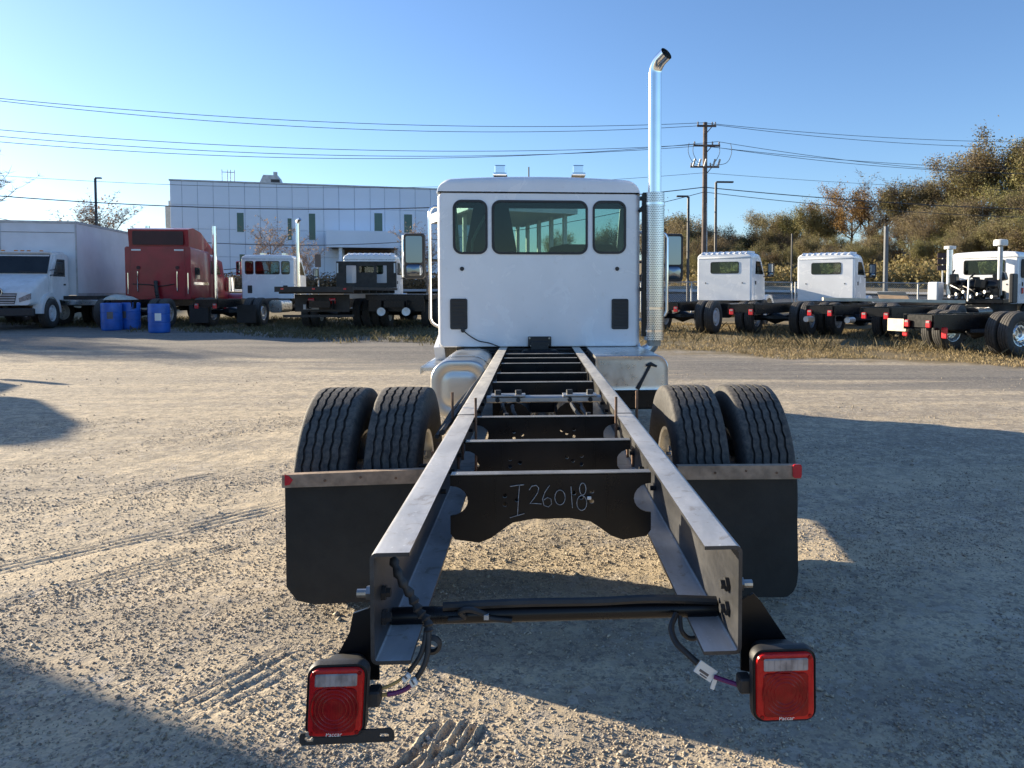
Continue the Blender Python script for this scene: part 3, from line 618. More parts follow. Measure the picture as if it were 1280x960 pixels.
# pressed crossmembers
def crossmember(y, depth_mid, depth_end, flange, notch=True, text=False):
    zt = ZT-0.012; hw = 0.335
    def half(s):
        p = []
        if notch:
            p += [(0.335, zt), (0.335, zt-0.035)]
            p += [(0.335-0.0-0.058*sin(a)*1.0, zt-0.085+0.05*cos(a)) for a in [pi*i/10 for i in range(11)]]
            p += [(0.335, zt-depth_end+0.02), (0.32, zt-depth_end), (0.24, zt-depth_end-0.012), (0.20, zt-depth_end*0.985), (0.165, (zt-depth_end*0.55-depth_mid*0.45)), (0.13, zt-depth_mid-0.012), (0.06, zt-depth_mid)]
        else: p += [(0.335, zt), (0.335, zt-depth_end), (0.2, zt-depth_end), (0.14, zt-depth_mid), (0.05, zt-depth_mid)]
        return [(s*x, z) for x, z in p]
    outer = half(1)+half(-1)[::-1]
    holes = []
    if notch:
        for (hx, hz) in ((-0.155, -0.07), (-0.155, -0.10), (0.075, -0.065), (0.135, -0.06), (0.135, -0.095), (0.10, -0.08), (-0.115, -0.085)): holes.append([(hx+0.008*cos(a), zt+hz+0.008*sin(a)) for a in [2*pi*i/10 for i in range(10)]])
    b = B(); b.panel(outer, holes, 'y', y, y+0.008); b.bx(-0.335, 0.335, y-0.002, y+flange, zt-0.006, zt+0.001, bev=0.003)
    b.bx(-0.29, 0.29, y+flange-0.01, y+flange, zt-0.02, zt-0.004)
    # raised centre plate
    if notch:
        for sx in (-1, 1): b.bx(sx*0.188-0.002, sx*0.188+0.002, y-0.003, y+0.001, zt-depth_mid, zt-0.012)
    c = b.build('crossmember', M['black'], TR, 25)
    e = B(); e.bx(-0.332, 0.332, y-0.006, y+flange, zt+0.0015, zt+0.004); e.build('worn_edge', M['steel'], c)
    return c
cm = crossmember(2.46, 0.150, 0.215, 0.035)
for y in (3.0, 3.58): crossmember(y, 0.17, 0.23, 0.035)
for y in (4.95, 5.5, 6.25, 6.75, 7.2): crossmember(y, 0.20, 0.22, 0.05, notch=False)
# chalked number on the last crossmember
def stroke(b, pts, r=0.0012): b.tube([at(500+px/3.2, 540+py/3.2, 2.453)+Vector((0, 0, 0)) for px, py in pts], r, 5)
ck = B(); ov = lambda cx, cy, rx, ry, a0=0, a1=2*pi: [(cx+rx*cos(a), cy+ry*sin(a)) for a in [a0+(a1-a0)*i/14 for i in range(15)]]
stroke(ck, [(478, 214), (474, 260), (470, 336)]); stroke(ck, [(440, 218), (470, 213), (496, 211)]); stroke(ck, [(440, 343), (470, 334), (498, 326)])
stroke(ck, [(517, 232), (527, 217), (545, 213), (555, 224), (551, 243), (535, 267), (520, 286), (542, 286), (566, 288)])
stroke(ck, [(598, 214), (580, 240), (570, 268), (576, 294), (594, 300), (606, 288), (604, 268), (590, 262), (575, 272)])
stroke(ck, ov(640, 262, 21, 30)); stroke(ck, [(684, 218), (686, 260), (690, 304)]); stroke(ck, ov(731, 228, 13, 24)); stroke(ck, ov(727, 284, 20, 30))
ck.build('chalk_number', M['chalk'], cm); c = at(736.5, 622.5, 2.45); B().box(c, (0.014, 0.008, 0.011), bev=0.002).build('bolt', M['disc'], cm)
# torque-rod crossmember with bolts
tb = B(); tb.bx(-0.34, 0.34, 4.33, 4.41, 0.93, 0.965, bev=0.006)
for x in (-0.21, 0.21): tb.bx(x-0.10, x+0.10, 4.318, 4.42, 0.966, 0.975, bev=0.002)
tq = tb.build('spring_crossmember', M['alum_dull'], TR)
for x in (-0.27, -0.15, 0.15, 0.27):
    q = B(); q.cyl((x, 4.37, 0.976), (x, 4.37, 1.0), 0.020, n=6); q.build('bolt', M['black_matte'], tq); q = B(); q.cyl((x, 4.31, 0.948), (x, 4.33, 0.948), 0.014, n=6); q.build('bolt', M['black_matte'], tq)
# axle, springs, drive line
ax = B(); ax.tube([(-0.9, AX, 0.53), (-0.3, AX, 0.53), (-0.2, AX, 0.53), (0.2, AX, 0.53), (0.3, AX, 0.53), (0.9, AX, 0.53)], [0.07, 0.085, 0.2, 0.2, 0.085, 0.07], 14)
ax.lathe([(0.0, 3.86), (0.15, 3.88), (0.205, 3.98), (0.215, 4.1), (0.17, 4.28), (0.08, 4.5), (0, 4.5)], (0, 0, 0.55), 'y', 20); ax.build('rear_axle', M['black'], TR)
ds = B(); ds.cyl((0, 4.5, 0.6), (0, 7.6, 0.72), 0.06, n=14); ds.box((0, 8.3, 0.72), (0.5, 1.4, 0.5), bev=0.08); ds.build('drive_shaft', M['black'], TR)
for sx in (-1, 1):
    sp = B()
    for k in range(5):
        L = 0.75-0.1*k; sp.tube([(sx*0.48, AX-L, 0.74-0.012*k+0.05), (sx*0.48, AX, 0.69-0.022*k), (sx*0.48, AX+L, 0.74-0.012*k+0.05)], 0.022, 4)
    sp.build('leaf_spring', M['black'], TR)
    ub = B()
    for dy in (-0.55, -0.35):
        for dx in (-0.06, 0.06): ub.cyl((sx*(0.48)+dx, AX+dy, 0.58), (sx*0.48+dx, AX+dy, 0.82), 0.009, n=6)
    tag(ub.build('axle_u_bolts', M['rust'], TR), kind='stuff')
    for (rx, ry, rz0, rz1, rr) in ((0.334, 3.53, 0.72, 1.075, 0.0065), (0.478, 3.85, 0.75, 1.06, 0.0075)): B().cyl((sx*rx, ry, rz0), (sx*rx, ry, rz1), rr, n=6).build('threaded_rod', M['rust'], TR)
    bc = B(); bc.cyl((sx*0.52, AX-0.42, 0.50), (sx*0.52, AX-0.16, 0.58), 0.085, n=16); bc.build('brake_chamber', M['black'], TR)
    xo_, xi_ = (1.085, 0.755) if sx < 0 else (1.122, 0.788)
    wheel(TR, (sx*xo_, 0, 0.53), RIM_P, TY_FINE, flip=(sx < 0)); wheel(TR, (sx*xi_, 0, 0.53), RIM_N, TY_FINE, flip=(sx < 0))
    wheel(TR, (sx*1.0, 9.9-AX, 0.53), RIM_P, TY, flip=(sx < 0))
    hb = B(); hb.cyl((sx*0.6, AX, 0.53), (sx*1.14, AX, 0.53), 0.13, n=20); hb.build('hub', M['alum'], TR)
fa = B(); fa.box((0, 9.9, 0.45), (1.8, 0.14, 0.12), bev=0.03); fa.build('front_axle', M['black'], TR)
# added black tanks and plate, plus hoses, inside the frame, so the openings between crossmembers read dark
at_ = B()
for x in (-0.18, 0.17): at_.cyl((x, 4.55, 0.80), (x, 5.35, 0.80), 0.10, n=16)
at_.bx(-0.30, 0.30, 5.6, 7.1, 0.70, 0.74); at_.build('filler_air_tank', M['black'], TR)
hs = B()
for (x0, zz) in ((-0.22, 0.90), (-0.16, 0.88), (0.2, 0.89), (0.26, 0.87)): hs.tube(spline([(x0, 3.62, zz), (x0+0.04, 4.0, zz-0.05), (x0-0.03, 4.5, zz+0.0), (x0+0.02, 5.2, zz-0.03)], 5), 0.012, 6)
for x in (-0.2, 0.22): hs.cyl((x, 3.78, 0.86), (x, 3.78, 0.92), 0.03, n=10); hs.cyl((x, 3.78, 0.92), (x, 3.78, 0.96), 0.013, n=6)
hs.tube(spline([(-0.5, 3.6, 0.9), (-0.47, 4.4, 0.93), (-0.49, 5.3, 0.9), (-0.5, 6.6, 0.86)], 5), 0.016, 6); hs.tube(spline([(-0.54, 3.7, 0.86), (-0.52, 4.4, 0.9), (-0.53, 5.3, 0.86)], 5), 0.012, 6)
hs.build('air_hose', M['black_matte'], TR)
# mud flaps on their timber
for sx in (-1, 1):
    Y = 3.48
    if sx < 0:
        p = [at(355, 608, Y), at(527, 602, Y), at(527, 750, Y), at(392, 757, Y), at(370, 752, Y), at(357, 735, Y)]; q = [at(355, 592, Y), at(531, 585, Y), at(531, 602, Y), at(355, 608, Y)]
    else:
        p = [at(850, 596, Y), at(997, 597, Y), at(999, 715, Y)]+[at(980+18*cos(a), 724+24*sin(a), Y) for a in [0.1, 0.4, 0.8, 1.2, pi/2]]+[at(850, 747, Y)]; q = [at(846, 581, Y), at(999, 580, Y), at(999, 597, Y), at(846, 598, Y)]
    fb = B(); fb.prism([(v.x, v.z) for v in p], 'y', Y+0.012, Y+0.024); fl = fb.build('mud_flap', M['flap'], TR, 20)
    if sx > 0: q = [Vector((v.x, v.y, v.z)) for v in q]
    wb = B(); wb.prism([(v.x, v.z) for v in q], 'y', Y-0.028, Y+0.010); bd = wb.build('flap_board', M['wood'], TR, 20)
    for fx in (0.3, 0.55, 0.8):
        nb = B(); v = q[0].lerp(q[1], fx); nb.cyl((v.x, Y-0.032, v.z-0.03-0.006*sin(fx*9)), (v.x, Y-0.027, v.z-0.03-0.006*sin(fx*9)), 0.006, n=8); nb.build('nail_head', M['rust'], bd)
    br = B(); x0 = q[1].x if sx < 0 else q[0].x; br.bx(sx*0.44, sx*0.60, Y+0.03, Y+0.07, 0.70, 0.76); br.cyl((sx*0.44, Y+0.05, 0.73), (sx*1.1, Y+0.05, 0.72), 0.018, n=8); br.build('flap_hanger', M['black'], TR)
    rf = B()
    if sx > 0: c = at(996, 588.5, Y-0.03); rf.prism(rrect(c.x, c.z, 0.042, 0.066, 0.012, 3), 'y', Y-0.04, Y-0.0285)
    else: rf.prism([(v.x, v.z) for v in (at(356, 593, Y-.03), at(361, 595, Y-.03), at(366, 600, Y-.03), at(362, 606, Y-.03), at(356, 607, Y-.03))], 'y', Y-0.032, Y-0.0285)
    rf.build('red_reflector', M['signal_red'], bd)
# tail crossbar, wiring along it
bar = B(); bar.cyl((-0.42, 1.90, 0.748), (0.425, 1.90, 0.748), 0.022, n=20); tb_ = bar.build('tail_crossbar', M['black'], TR)
cb = B(); cb.tube(spline([(-0.29, 1.888, 0.775), (-0.1, 1.885, 0.781), (0.1, 1.886, 0.779), (0.25, 1.884, 0.783), (0.415, 1.88, 0.776)], 6), 0.0115, 8)
cb.tube(spline([at(560, 775, 1.87), at(580, 772, 1.87), at(575, 765, 1.86), at(588, 762, 1.86), at(606, 768, 1.86), at(612, 773, 1.87), at(640, 776, 1.87)], 6), 0.007, 8)
lw = cb.build('wiring_loom', M['black_matte'], TR)
q = B(); c = at(608, 771, 1.855); q.box(c, (0.012, 0.012, 0.012)); 
q.build('tape', M['galv'], lw)
# end plates and tail lights
def tail_light(sx, u0, v0, u1, v1, tilt, inner):
    Y = 1.655; a, b = at(u0, v0, Y), at(u1, v1, Y); cx, cz = (a.x+b.x)/2, (a.z+b.z)/2; w_, h = abs(b.x-a.x), abs(b.z-a.z)
    h0 = B(); r = 0.022
    def ring(y, dw, rr): return [(p[0], y, p[1]) for p in rrect(cx, cz, w_+dw, h+dw, rr, 6)]
    h0.loft([ring(Y-0.004, -0.008, r), ring(Y-0.008, -0.002, r+0.004), ring(Y+0.004, 0.004, r+0.006), ring(Y+0.018, 0.0, r+0.004), ring(Y+0.05, -0.03, r), ring(Y+0.085, -0.045, r)])
    def shear(bm_):
        for v in bm_.verts: v.co.x += tilt*(v.co.z-cz)*-1
        return bm_
    shear(h0.bm); hl = h0.build('tail_light', M['black_matte'], TR, 40)
    l = B(); wi, hi = w_-0.014, h-0.014
    l.loft([ring(Y-0.009, -0.014, r-0.002), ring(Y-0.016, -0.018, r-0.003), ring(Y-0.018, -0.026, r-0.004)]); shear(l.bm); ln = l.build('lens', M['lens_red'], hl, 40)
    zc = cz-h*0.10; d = B(); d.loft([[(p[0], Y-0.0184, p[1]) for p in rrect(cx, zc, w_*0.70, h*0.60, 0.012, 5)], [(p[0], Y-0.0205, p[1]) for p in rrect(cx, zc, w_*0.685, h*0.585, 0.011, 5)]], caps=(False, True)); shear(d.bm); d.build('stop_lens', M['lens_inner'], hl, 30)
    for k in range(4): rr = 0.026+0.0085*k; g_ = B(); g_.lathe([(rr-0.0022, Y-0.0204), (rr, Y-0.0216), (rr+0.0022, Y-0.0204)], (cx-0.002, 0, zc+0.004), 'y', 28); g_.build('lens_ring', M['lens_inner'], hl, 30)
    dd = B(); dd.lathe([(0.0, Y-0.0225), (0.012, Y-0.0222), (0.020, Y-0.0205)], (cx-0.002, 0, zc+0.004), 'y', 20); dd.build('bulb_eye', M['lens_inner'], hl, 60)
    zr = cz+h*0.315; e = B(); e.bx(cx-w_*0.345, cx+w_*0.345, Y-0.0225, Y-0.017, zr-h*0.085, zr+h*0.085, bev=0.003)
    for k in range(-3, 4): e.bx(cx+k*w_*0.09-0.0006, cx+k*w_*0.09+0.0006, Y-0.0235, Y-0.0222, zr-h*0.075, zr+h*0.075)
    shear(e.bm); e.build('reverse_lens', M['lens_clear'], hl, 30)
    for sx2 in (-1, 1):
        for sz in (-1, 1):
            s_ = B(); x, z = cx+sx2*w_*0.375, cz+sz*h*0.40; s_.cyl((x-tilt*(z-cz), Y-0.0195, z), (x-tilt*(z-cz), Y-0.017, z), 0.0045, n=8); s_.build('screw', M['lens_inner'], hl)
    fc = bpy.data.curves.new('lettering', 'FONT'); fc.body = 'Paccar'; fc.size = 0.0135; fc.extrude = 0.0003; fc.align_x = 'CENTER'; fc.shear = 0.15
    tmp = bpy.data.objects.new('tmp', fc); COL.objects.link(tmp); bpy.context.view_layer.update()
    me = bpy.data.meshes.new_from_object(tmp.evaluated_get(bpy.context.evaluated_depsgraph_get())); bpy.data.objects.remove(tmp); me.materials.clear(); me.materials.append(M['paper'])
    link('lettering', me, hl, (cx-tilt*(-h*0.45), Y-0.0188-AX, cz-h*0.445), (pi/2, 0, 0))
    # socket on the inner side and the mounting plate
    k = B(); xi = cx+inner*w_*0.52; k.box((xi+inner*0.006, Y+0.03, cz-h*0.0-0.012), (0.03, 0.04, 0.036), bev=0.004); k.build('socket', M['black_matte'], hl)
    return hl, cx, cz, w_, h
TL, lx, lz, lw_, lh = tail_light(-1, 383, 829, 460, 918, -0.06, 1)
TRt, rx_, rz_, rw_, rh_ = tail_light(1, 940, 810, 1018, 898, 0.02, -1)
for sx, cx, cz, hl in ((-1, lx, lz, TL), (1, rx_, rz_, TRt)):
    b = B(); Y = 1.745
    if sx < 0: pl = [at(441, 767, Y), at(470, 757, Y), at(473, 770, Y), at(474, 850, Y), at(408, 850, Y), at(412, 838, Y), at(437, 790, Y)]
    else: pl = [at(927, 750, Y), at(942, 742, Y), at(950, 750, Y), at(985, 802, Y), at(990, 812, Y), at(988, 850, Y), at(926, 838, Y)]
    b.prism([(v.x, v.z) for v in pl], 'y', Y, Y+0.008); b.bx(sx*0.4335, sx*0.4415, Y, 1.98, 0.70, 0.85, bev=0.002)
    lp = b.build('light_bracket', M['black'], TR, 20)
    for zz in (0.795, 0.855):
        n_ = B(); n_.cyl((sx*0.4425, 1.79, zz), (sx*0.482, 1.79, zz), 0.010, n=10); n_.cyl((sx*0.443, 1.79, zz), (sx*0.459, 1.79, zz), 0.018, n=6); n_.build('bracket_bolt', M['zinc'], lp)
        n_ = B(); n_.cyl((sx*0.402, 1.79, zz), (sx*0.4225, 1.79, zz), 0.012, n=6); n_.cyl((sx*0.413, 1.79, zz), (sx*0.4225, 1.79, zz), 0.019, n=6); n_.build('bracket_nut', M['black_matte'], lp)
# licence plate bracket under the left light
b = B(); Y = 1.648; pa, pb_ = at(374, 924.5, Y), at(492, 918.5, Y)
def tang(px, py): return at(px, py, Y)
out = [tang(*p) for p in ((376, 917), (488, 911), (492, 915), (493, 924), (489, 927), (378, 932), (374, 929), (374, 920))]
s1 = [tang(*p) for p in ((381, 922), (390, 921.5), (392, 923), (391, 927), (382, 927.5), (380, 926))]; s2 = [tang(*p) for p in ((475, 917), (484, 916.5), (486, 918), (485, 922), (476, 922.5), (474, 921))]
b.panel([(v.x, v.z) for v in out], [[(v.x, v.z) for v in s1], [(v.x, v.z) for v in s2]], 'y', Y, Y+0.005); lb = b.build('plate_bracket', M['black_matte'], TR, 20)
q = B(); v = at(386, 918.5, Y); q.cyl((v.x, Y-0.006, v.z+0.004), (v.x, Y+0.01, v.z+0.004), 0.006, n=8); q.build('bolt', M['zinc'], lb)
# loose pigtails
b = B(); b.tube(spline([at(491, 697, 1.80), at(500, 722, 1.78), at(514, 745, 1.78), at(524, 764, 1.77), at(534, 776, 1.76), at(536, 790, 1.75)], 6), [0.008+0.0025*(i % 3) for i in range(31)], 8)
b.tube(spline([at(533, 785, 1.755), at(530, 805, 1.74), at(524, 822, 1.73), at(511, 840, 1.72)], 6), 0.0058, 8); b.tube(spline([at(536, 780, 1.755), at(535, 812, 1.735), at(530, 832, 1.725), at(517, 853, 1.715)], 6), 0.0065, 8)
b.lathe([(0.015, -0.01), (0.024, -0.004), (0.024, 0.004), (0.015, 0.01)], at(540, 806, 1.80), 'y', 14)
lp = b.build('wiring_pigtail', M['black_matte'], TR, 50)
B().tube(spline([at(517, 853, 1.715), at(508, 861, 1.71), at(495, 866, 1.705), at(484, 868, 1.70)], 5), 0.0058, 8).build('wire', M['purple'], lp)
B().tube(spline([at(505, 846, 1.715), at(495, 853, 1.71), at(482, 859, 1.705), at(464, 864, 1.70)], 5), 0.004, 8).build('wire', M['yellow'], lp)
B().tube(spline([at(484, 868, 1.70), at(474, 869, 1.70), at(462, 868, 1.70)], 5), 0.0045, 8).build('wire', M['yellow'], lp)
for (u, v, w_, h, r) in ((508, 847, 0.020, 0.013, 0.75), (517, 853, 0.016, 0.017, 0.5)):
    t_ = B(); t_.box(at(u, v, 1.705), (w_, 0.012, h), rot=(0, -r, 0), bev=0.002); t_.box(at(u-1, v, 1.6985), (w_*0.2, 0.002, h*0.7), rot=(0, -r, 0), mi=1); t_.build('wire_tag', [M['paper'], M['ink']], lp)
b = B(); b.tube(spline([at(845, 768, 1.86), at(839, 785, 1.82), at(845, 803, 1.79), at(858, 816, 1.77), at(872, 829, 1.75)], 6), 0.0078, 8)
b.tube(spline([at(850, 770, 1.86), at(852, 788, 1.84), at(862, 798, 1.84), at(876, 796, 1.84)], 6), 0.006, 8); lp = b.build('wiring_pigtail', M['black_matte'], TR, 50)
t_ = B(); t_.box(at(882, 839, 1.735), (0.05, 0.004, 0.032), rot=(0, 0.62, 0)); t_.box(at(880, 841, 1.7325), (0.026, 0.001, 0.006), rot=(0, 0.62, 0), mi=1); t_.box(at(879, 845, 1.7325), (0.02, 0.001, 0.003), rot=(0, 0.62, 0), mi=1); t_.box(at(892, 855, 1.73), (0.010, 0.003, 0.026), rot=(0, 0.3, 0)); t_.build('wire_tag', [M['paper'], M['ink']], lp)
B().tube(spline([at(893, 846, 1.73), at(907, 851, 1.715), at(922, 856, 1.70)], 5), 0.0058, 8).build('wire', M['purple'], lp)
B().tube(spline([at(922, 857, 1.70), at(930, 859, 1.70), at(941, 859, 1.69)], 5), 0.005, 8).build('wire', M['yellow'], lp)

# cab of the main truck
CY = 7.9; OC = (0, CY-AX, 0)
cab = make_cab(TR, OC, W_=2.14, z0=0.985, zs=2.62, zt=2.80, wins=[(-0.724, 2.252, 0.35, 0.555), (0.005, 2.252, 1.0, 0.555), (0.74, 2.256, 0.345, 0.55)], detail=True)
def PC(u, v, Y=CY): return at(u, v, Y)
for u, v in ((573.5, 392.5), (775, 392.5)):
    c = PC(u, v); b = B(); b.loft([[(c.x+p[0], y, c.z+p[1]) for p in rrect(0, 0, 0.176*k, 0.315*k, 0.02, 5)] for y, k in ((CY-0.002, 1.03), (CY-0.012, 1.02), (CY-0.02, 0.97), (CY-0.018, 0.88))]); ve = b.build('vent_panel', M['trim_black'], TR, 40)
    f_ = B()
    for k in range(7): f_.bx(c.x-0.066, c.x+0.066, CY-0.0225, CY-0.018, c.z-0.125+k*0.039, c.z-0.105+k*0.039, bev=0.002)
    f_.build('louvre', M['trim_black'], ve)
for u, v in ((577.5, 336), (771.5, 336)): c = PC(u, v); B().cyl((c.x, CY-0.012, c.z), (c.x, CY+0.01, c.z), 0.021, 0.024, n=16).build('grommet', M['trim_black'], TR)
a, d = PC(660, 420.5), PC(689, 433); b = B(); b.bx(a.x, d.x, CY-0.03, CY-0.002, d.z, a.z, bev=0.006); b.bx(a.x+0.03, d.x-0.03, CY-0.05, CY-0.03, d.z-0.05, a.z-0.05, bev=0.006); bk = b.build('cab_mount', M['trim_black'], TR)
for (u, v) in ((662, 422.5), (686.5, 422.5), (664, 432), (684.5, 430.5)): c = PC(u, v); B().cyl((c.x, CY-0.04, c.z), (c.x, CY-0.028, c.z), 0.011, n=6).build('bolt', M['zinc'], bk)
b = B(); c = PC(579, 413); b.lathe([(0.0, -0.02), (0.022, -0.015), (0.022, 0.015), (0, 0.02)], (c.x, CY-0.02, c.z), 'y', 12); b.tube(spline([PC(579, 413, CY-.03), PC(586, 419, CY-.03), PC(598, 426, CY-.03), PC(612, 429, CY-.04), PC(625, 434, CY-.08)], 6), 0.007, 6); b.build('vent_cable', M['black_matte'], TR)
sl_ = B(); sl_.bx(-0.87, 0.93, CY-0.03, CY+0.06, 0.955, 0.975); sl_.bx(-0.86, 0.9, CY+0.0, CY+1.4, 0.80, 0.95); sl_.build('cab_sill', M['black_matte'], TR)
lo = B()
for k in range(10):
    x = -0.85+k*0.19; lo.tube(spline([(x, CY-0.08, 0.93), (x+0.06, CY-0.13, 0.915+0.02*(k % 2)), (x+0.15, CY-0.1, 0.93), (x+0.2, CY-0.06, 0.92)], 4), 0.014, 6)
lo.build('wiring_loom', M['black_matte'], TR)
# rocker and step fairings beside the cab, seen past its lower corners
for sx in (-1, 1):
    b = B(); b.prism([(CY+0.12, 0.98), (CY+1.2, 1.30), (CY+1.75, 1.25), (CY+1.75, 0.80), (CY+0.3, 0.80)], 'x', sx*1.02, sx*(1.13 if sx < 0 else 1.10)); b.build('step_fairing', M['white'], TR, 20)
    st = B()
    for k, zz in enumerate((0.80, 0.50)):
        for j in range(3): st.bx(sx*(0.98), sx*1.17, CY-0.55+j*0.07+0.02, CY-0.55+j*0.07+0.06, zz, zz+0.03)
        st.bx(sx*0.98, sx*1.17, CY-0.34, CY+0.6, zz, zz+0.03, bev=0.004)
        st.bx(sx*1.165, sx*1.175, CY-0.55, CY+0.6, zz-0.03, zz+0.035)
    if sx < 0: st.build('cab_step', M['alum'], TR)
# fuel tank (left) with pressed end
tk = B(); x0, x1, z0_, z1_ = -0.965, -0.455, 0.47, 0.975; cx, cz = (x0+x1)/2, (z0_+z1_)/2; w_, h = x1-x0, z1_-z0_
R_ = lambda y, ins, r: [(p[0], y, p[1]) for p in rrect(cx, cz, w_-2*ins, h-2*ins, max(r-ins*0.6, 0.03), 8)]
YF = 6.55; tk.loft([R_(YF+1.6, 0.0, 0.17), R_(YF+0.02, 0.0, 0.17), R_(YF+0.004, 0.006, 0.17), R_(YF, 0.016, 0.17), R_(YF+0.002, 0.05, 0.17), R_(YF+0.006, 0.075, 0.17), R_(YF+0.010, 0.09, 0.16), R_(YF+0.006, 0.11, 0.15), R_(YF-0.001, 0.13, 0.14), R_(YF-0.004, 0.16, 0.12), R_(YF-0.004, 0.21, 0.1)])
ft = tk.build('fuel_tank', M['tank'], TR, 60)
for y in (6.9, 7.7):
    q = B(); q.loft([R_(y, -0.006, 0.17), R_(y+0.06, -0.006, 0.17)], caps=(False, False)); q.build('tank_strap', M['chrome'], ft)
# aluminium tool box (right) with T latch
bx_ = B(); x0, x1, z0_, z1_ = 0.50, 1.19, 0.655, 0.985; c_ = ((x0+x1)/2, (z0_+z1_)/2)
R2 = lambda y, ins: [(x0+ins, y, z0_+ins)]+[(p[0], y, p[1]) for p in [(x1-0.10+(0.10-ins)*cos(a), z0_+0.06+(0.06-ins)*sin(a)) for a in [-pi/2+pi/2*i/5 for i in range(6)]]]+[(x1-0.12+(0.12-ins)*cos(a), y, z1_-0.12+(0.12-ins)*sin(a)) for a in [pi/2*i/6 for i in range(7)]]+[(x0+ins, y, z1_-ins)]
bx_.loft([R2(8.0, 0), R2(6.86, 0), R2(6.85, 0.008), R2(6.853, 0.02), R2(6.853, 0.05)]); tbx = bx_.build('tool_box', M['alum'], TR, 35)
q = B(); p0, p1 = at(797, 486, 6.84), at(813, 456, 6.84); q.tube([p0, p0.lerp(p1, 0.4), p1], [0.020, 0.014, 0.013], 8); q.tube([at(808, 457, 6.83), at(814, 455, 6.83), at(821, 458, 6.83)], [0.012, 0.018, 0.010], 8); q.build('latch_strap', M['black_matte'], tbx)
q = B(); q.bx(0.50, 1.14, 6.9, 7.9, 0.47, 0.652, bev=0.02); q.bx(0.48, 1.18, 6.87, 7.9, 0.625, 0.651); q.build('battery_box', M['black'], TR)
# exhaust stack
ex, ey = 1.218, CY-0.02
b = B(); zt2 = 3.86; dv = Vector((0.62, -0.78, 0)).normalized(); pts = [Vector((ex, ey, 2.4)), Vector((ex, ey, zt2))]; R = 0.16
for k in range(1, 9):
    a = radians(66)*k/8; pts.append(Vector((ex, ey, zt2))+dv*(R*(1-cos(a)))+Vector((0, 0, R*sin(a))))
tdir = (pts[-1]-pts[-2]).normalized(); pts.append(pts[-1]+tdir*0.07)
b.tube(pts, 0.070, 28, caps=False); b.tube(pts[3:], 0.066, 28, caps=False)
pi_ = b.build('exhaust_pipe', M['chrome'], TR, 45); 
B().cyl(pts[-3], pts[-3]+tdir*0.002, 0.0665, n=24).build('pipe_throat', M['black_matte'], pi_)
b = B(); b.lathe([(0.100, 1.06), (0.104, 1.06), (0.104, 2.62), (0.100, 2.62)], (ex, ey, 0), 'z', 48, closed=True); sh = b.build('heat_shield', perfmat(ex, ey-AX), TR, 40)
for zz in (1.16, 1.40, 2.50): B().lathe([(0.1045, zz-0.012), (0.108, zz-0.012), (0.108, zz+0.012), (0.1045, zz+0.012)], (ex, ey, 0), 'z', 40, closed=True).build('clamp', M['chrome'], sh)
B().cyl((ex, ey, 1.0), (ex, ey, 2.5), 0.075, n=24).build('muffler', M['steel'], sh)
b = B(); b.tube(spline([(ex, ey, 1.12), (ex-0.005, ey, 1.02), (ex-0.07, ey+0.02, 0.95), (ex-0.22, ey+0.05, 0.91), (0.72, CY, 0.90), (0.5, CY+0.3, 0.87)], 6), 0.062, 20); b.build('exhaust_elbow', M['alum'], TR, 50)
b = B(); b.bx(1.085, 1.125, ey-0.04, ey+0.04, 1.1, 2.62, bev=0.008)
for zz in (2.56, 2.44, 1.6): b.bx(1.06, 1.16, ey-0.03, ey+0.03, zz-0.02, zz+0.02)
b.tube([(1.05, ey, 2.42), (1.16, ey, 2.55)], 0.018, 6); b.build('stack_bracket', M['black'], TR)
# grab handles, mirrors, roof lights, antenna
for sx in (-1, 1):
    ug, y = (537, 8.15) if sx < 0 else (834, 8.25); x = at(ug, 300, y).x; zt_, zb_ = at(ug, 258 if sx < 0 else 291, y).z, at(ug, 405 if sx < 0 else 395, y).z
    xa = x-sx*0.05; b = B(); b.tube([(sx*1.05, y, zt_), (xa, y, zt_), (x-sx*0.02, y, zt_-0.02), (x, y, zt_-0.06), (x, y, (zt_+zb_)/2), (x, y, zb_+0.06), (x-sx*0.02, y, zb_+0.015), (xa, y, zb_-0.01), (sx*1.05, y, zb_-0.05)], 0.0165, 10); b.build('grab_handle', M['chrome'], TR, 60)
m_ = at(517.5, 320, 9.5); mirror(TR, (0, -AX, 0), -1, m_.x, 9.5, m_.z, h=0.555, w_=0.255, arm_to=-1.06); B().bx(m_.x-0.15, m_.x-0.125, 9.49, 9.6, m_.z-0.27, m_.z+0.27, bev=0.01).build('mirror_shell', M['chrome'], TR)
m_ = at(842, 322, 9.5); mirror(TR, (0, -AX, 0), 1, m_.x, 9.5, m_.z, h=0.60, w_=0.24, arm_to=1.07)
for u in (626, 722): c = at(u, 214, 8.75); b = B(); b.box((c.x, 8.75, c.z-0.01), (0.13, 0.34, 0.11), bev=0.012); b.box((c.x, 8.62, c.z-0.07), (0.16, 0.25, 0.03), bev=0.01); b.build('roof_marker', M['chrome'], TR)
c = at(661, 215, 9.0); B().cyl((c.x, 9.0, 2.78), (c.x, 9.0, c.z+0.06), 0.008, n=6).build('antenna', M['black_matte'], TR)

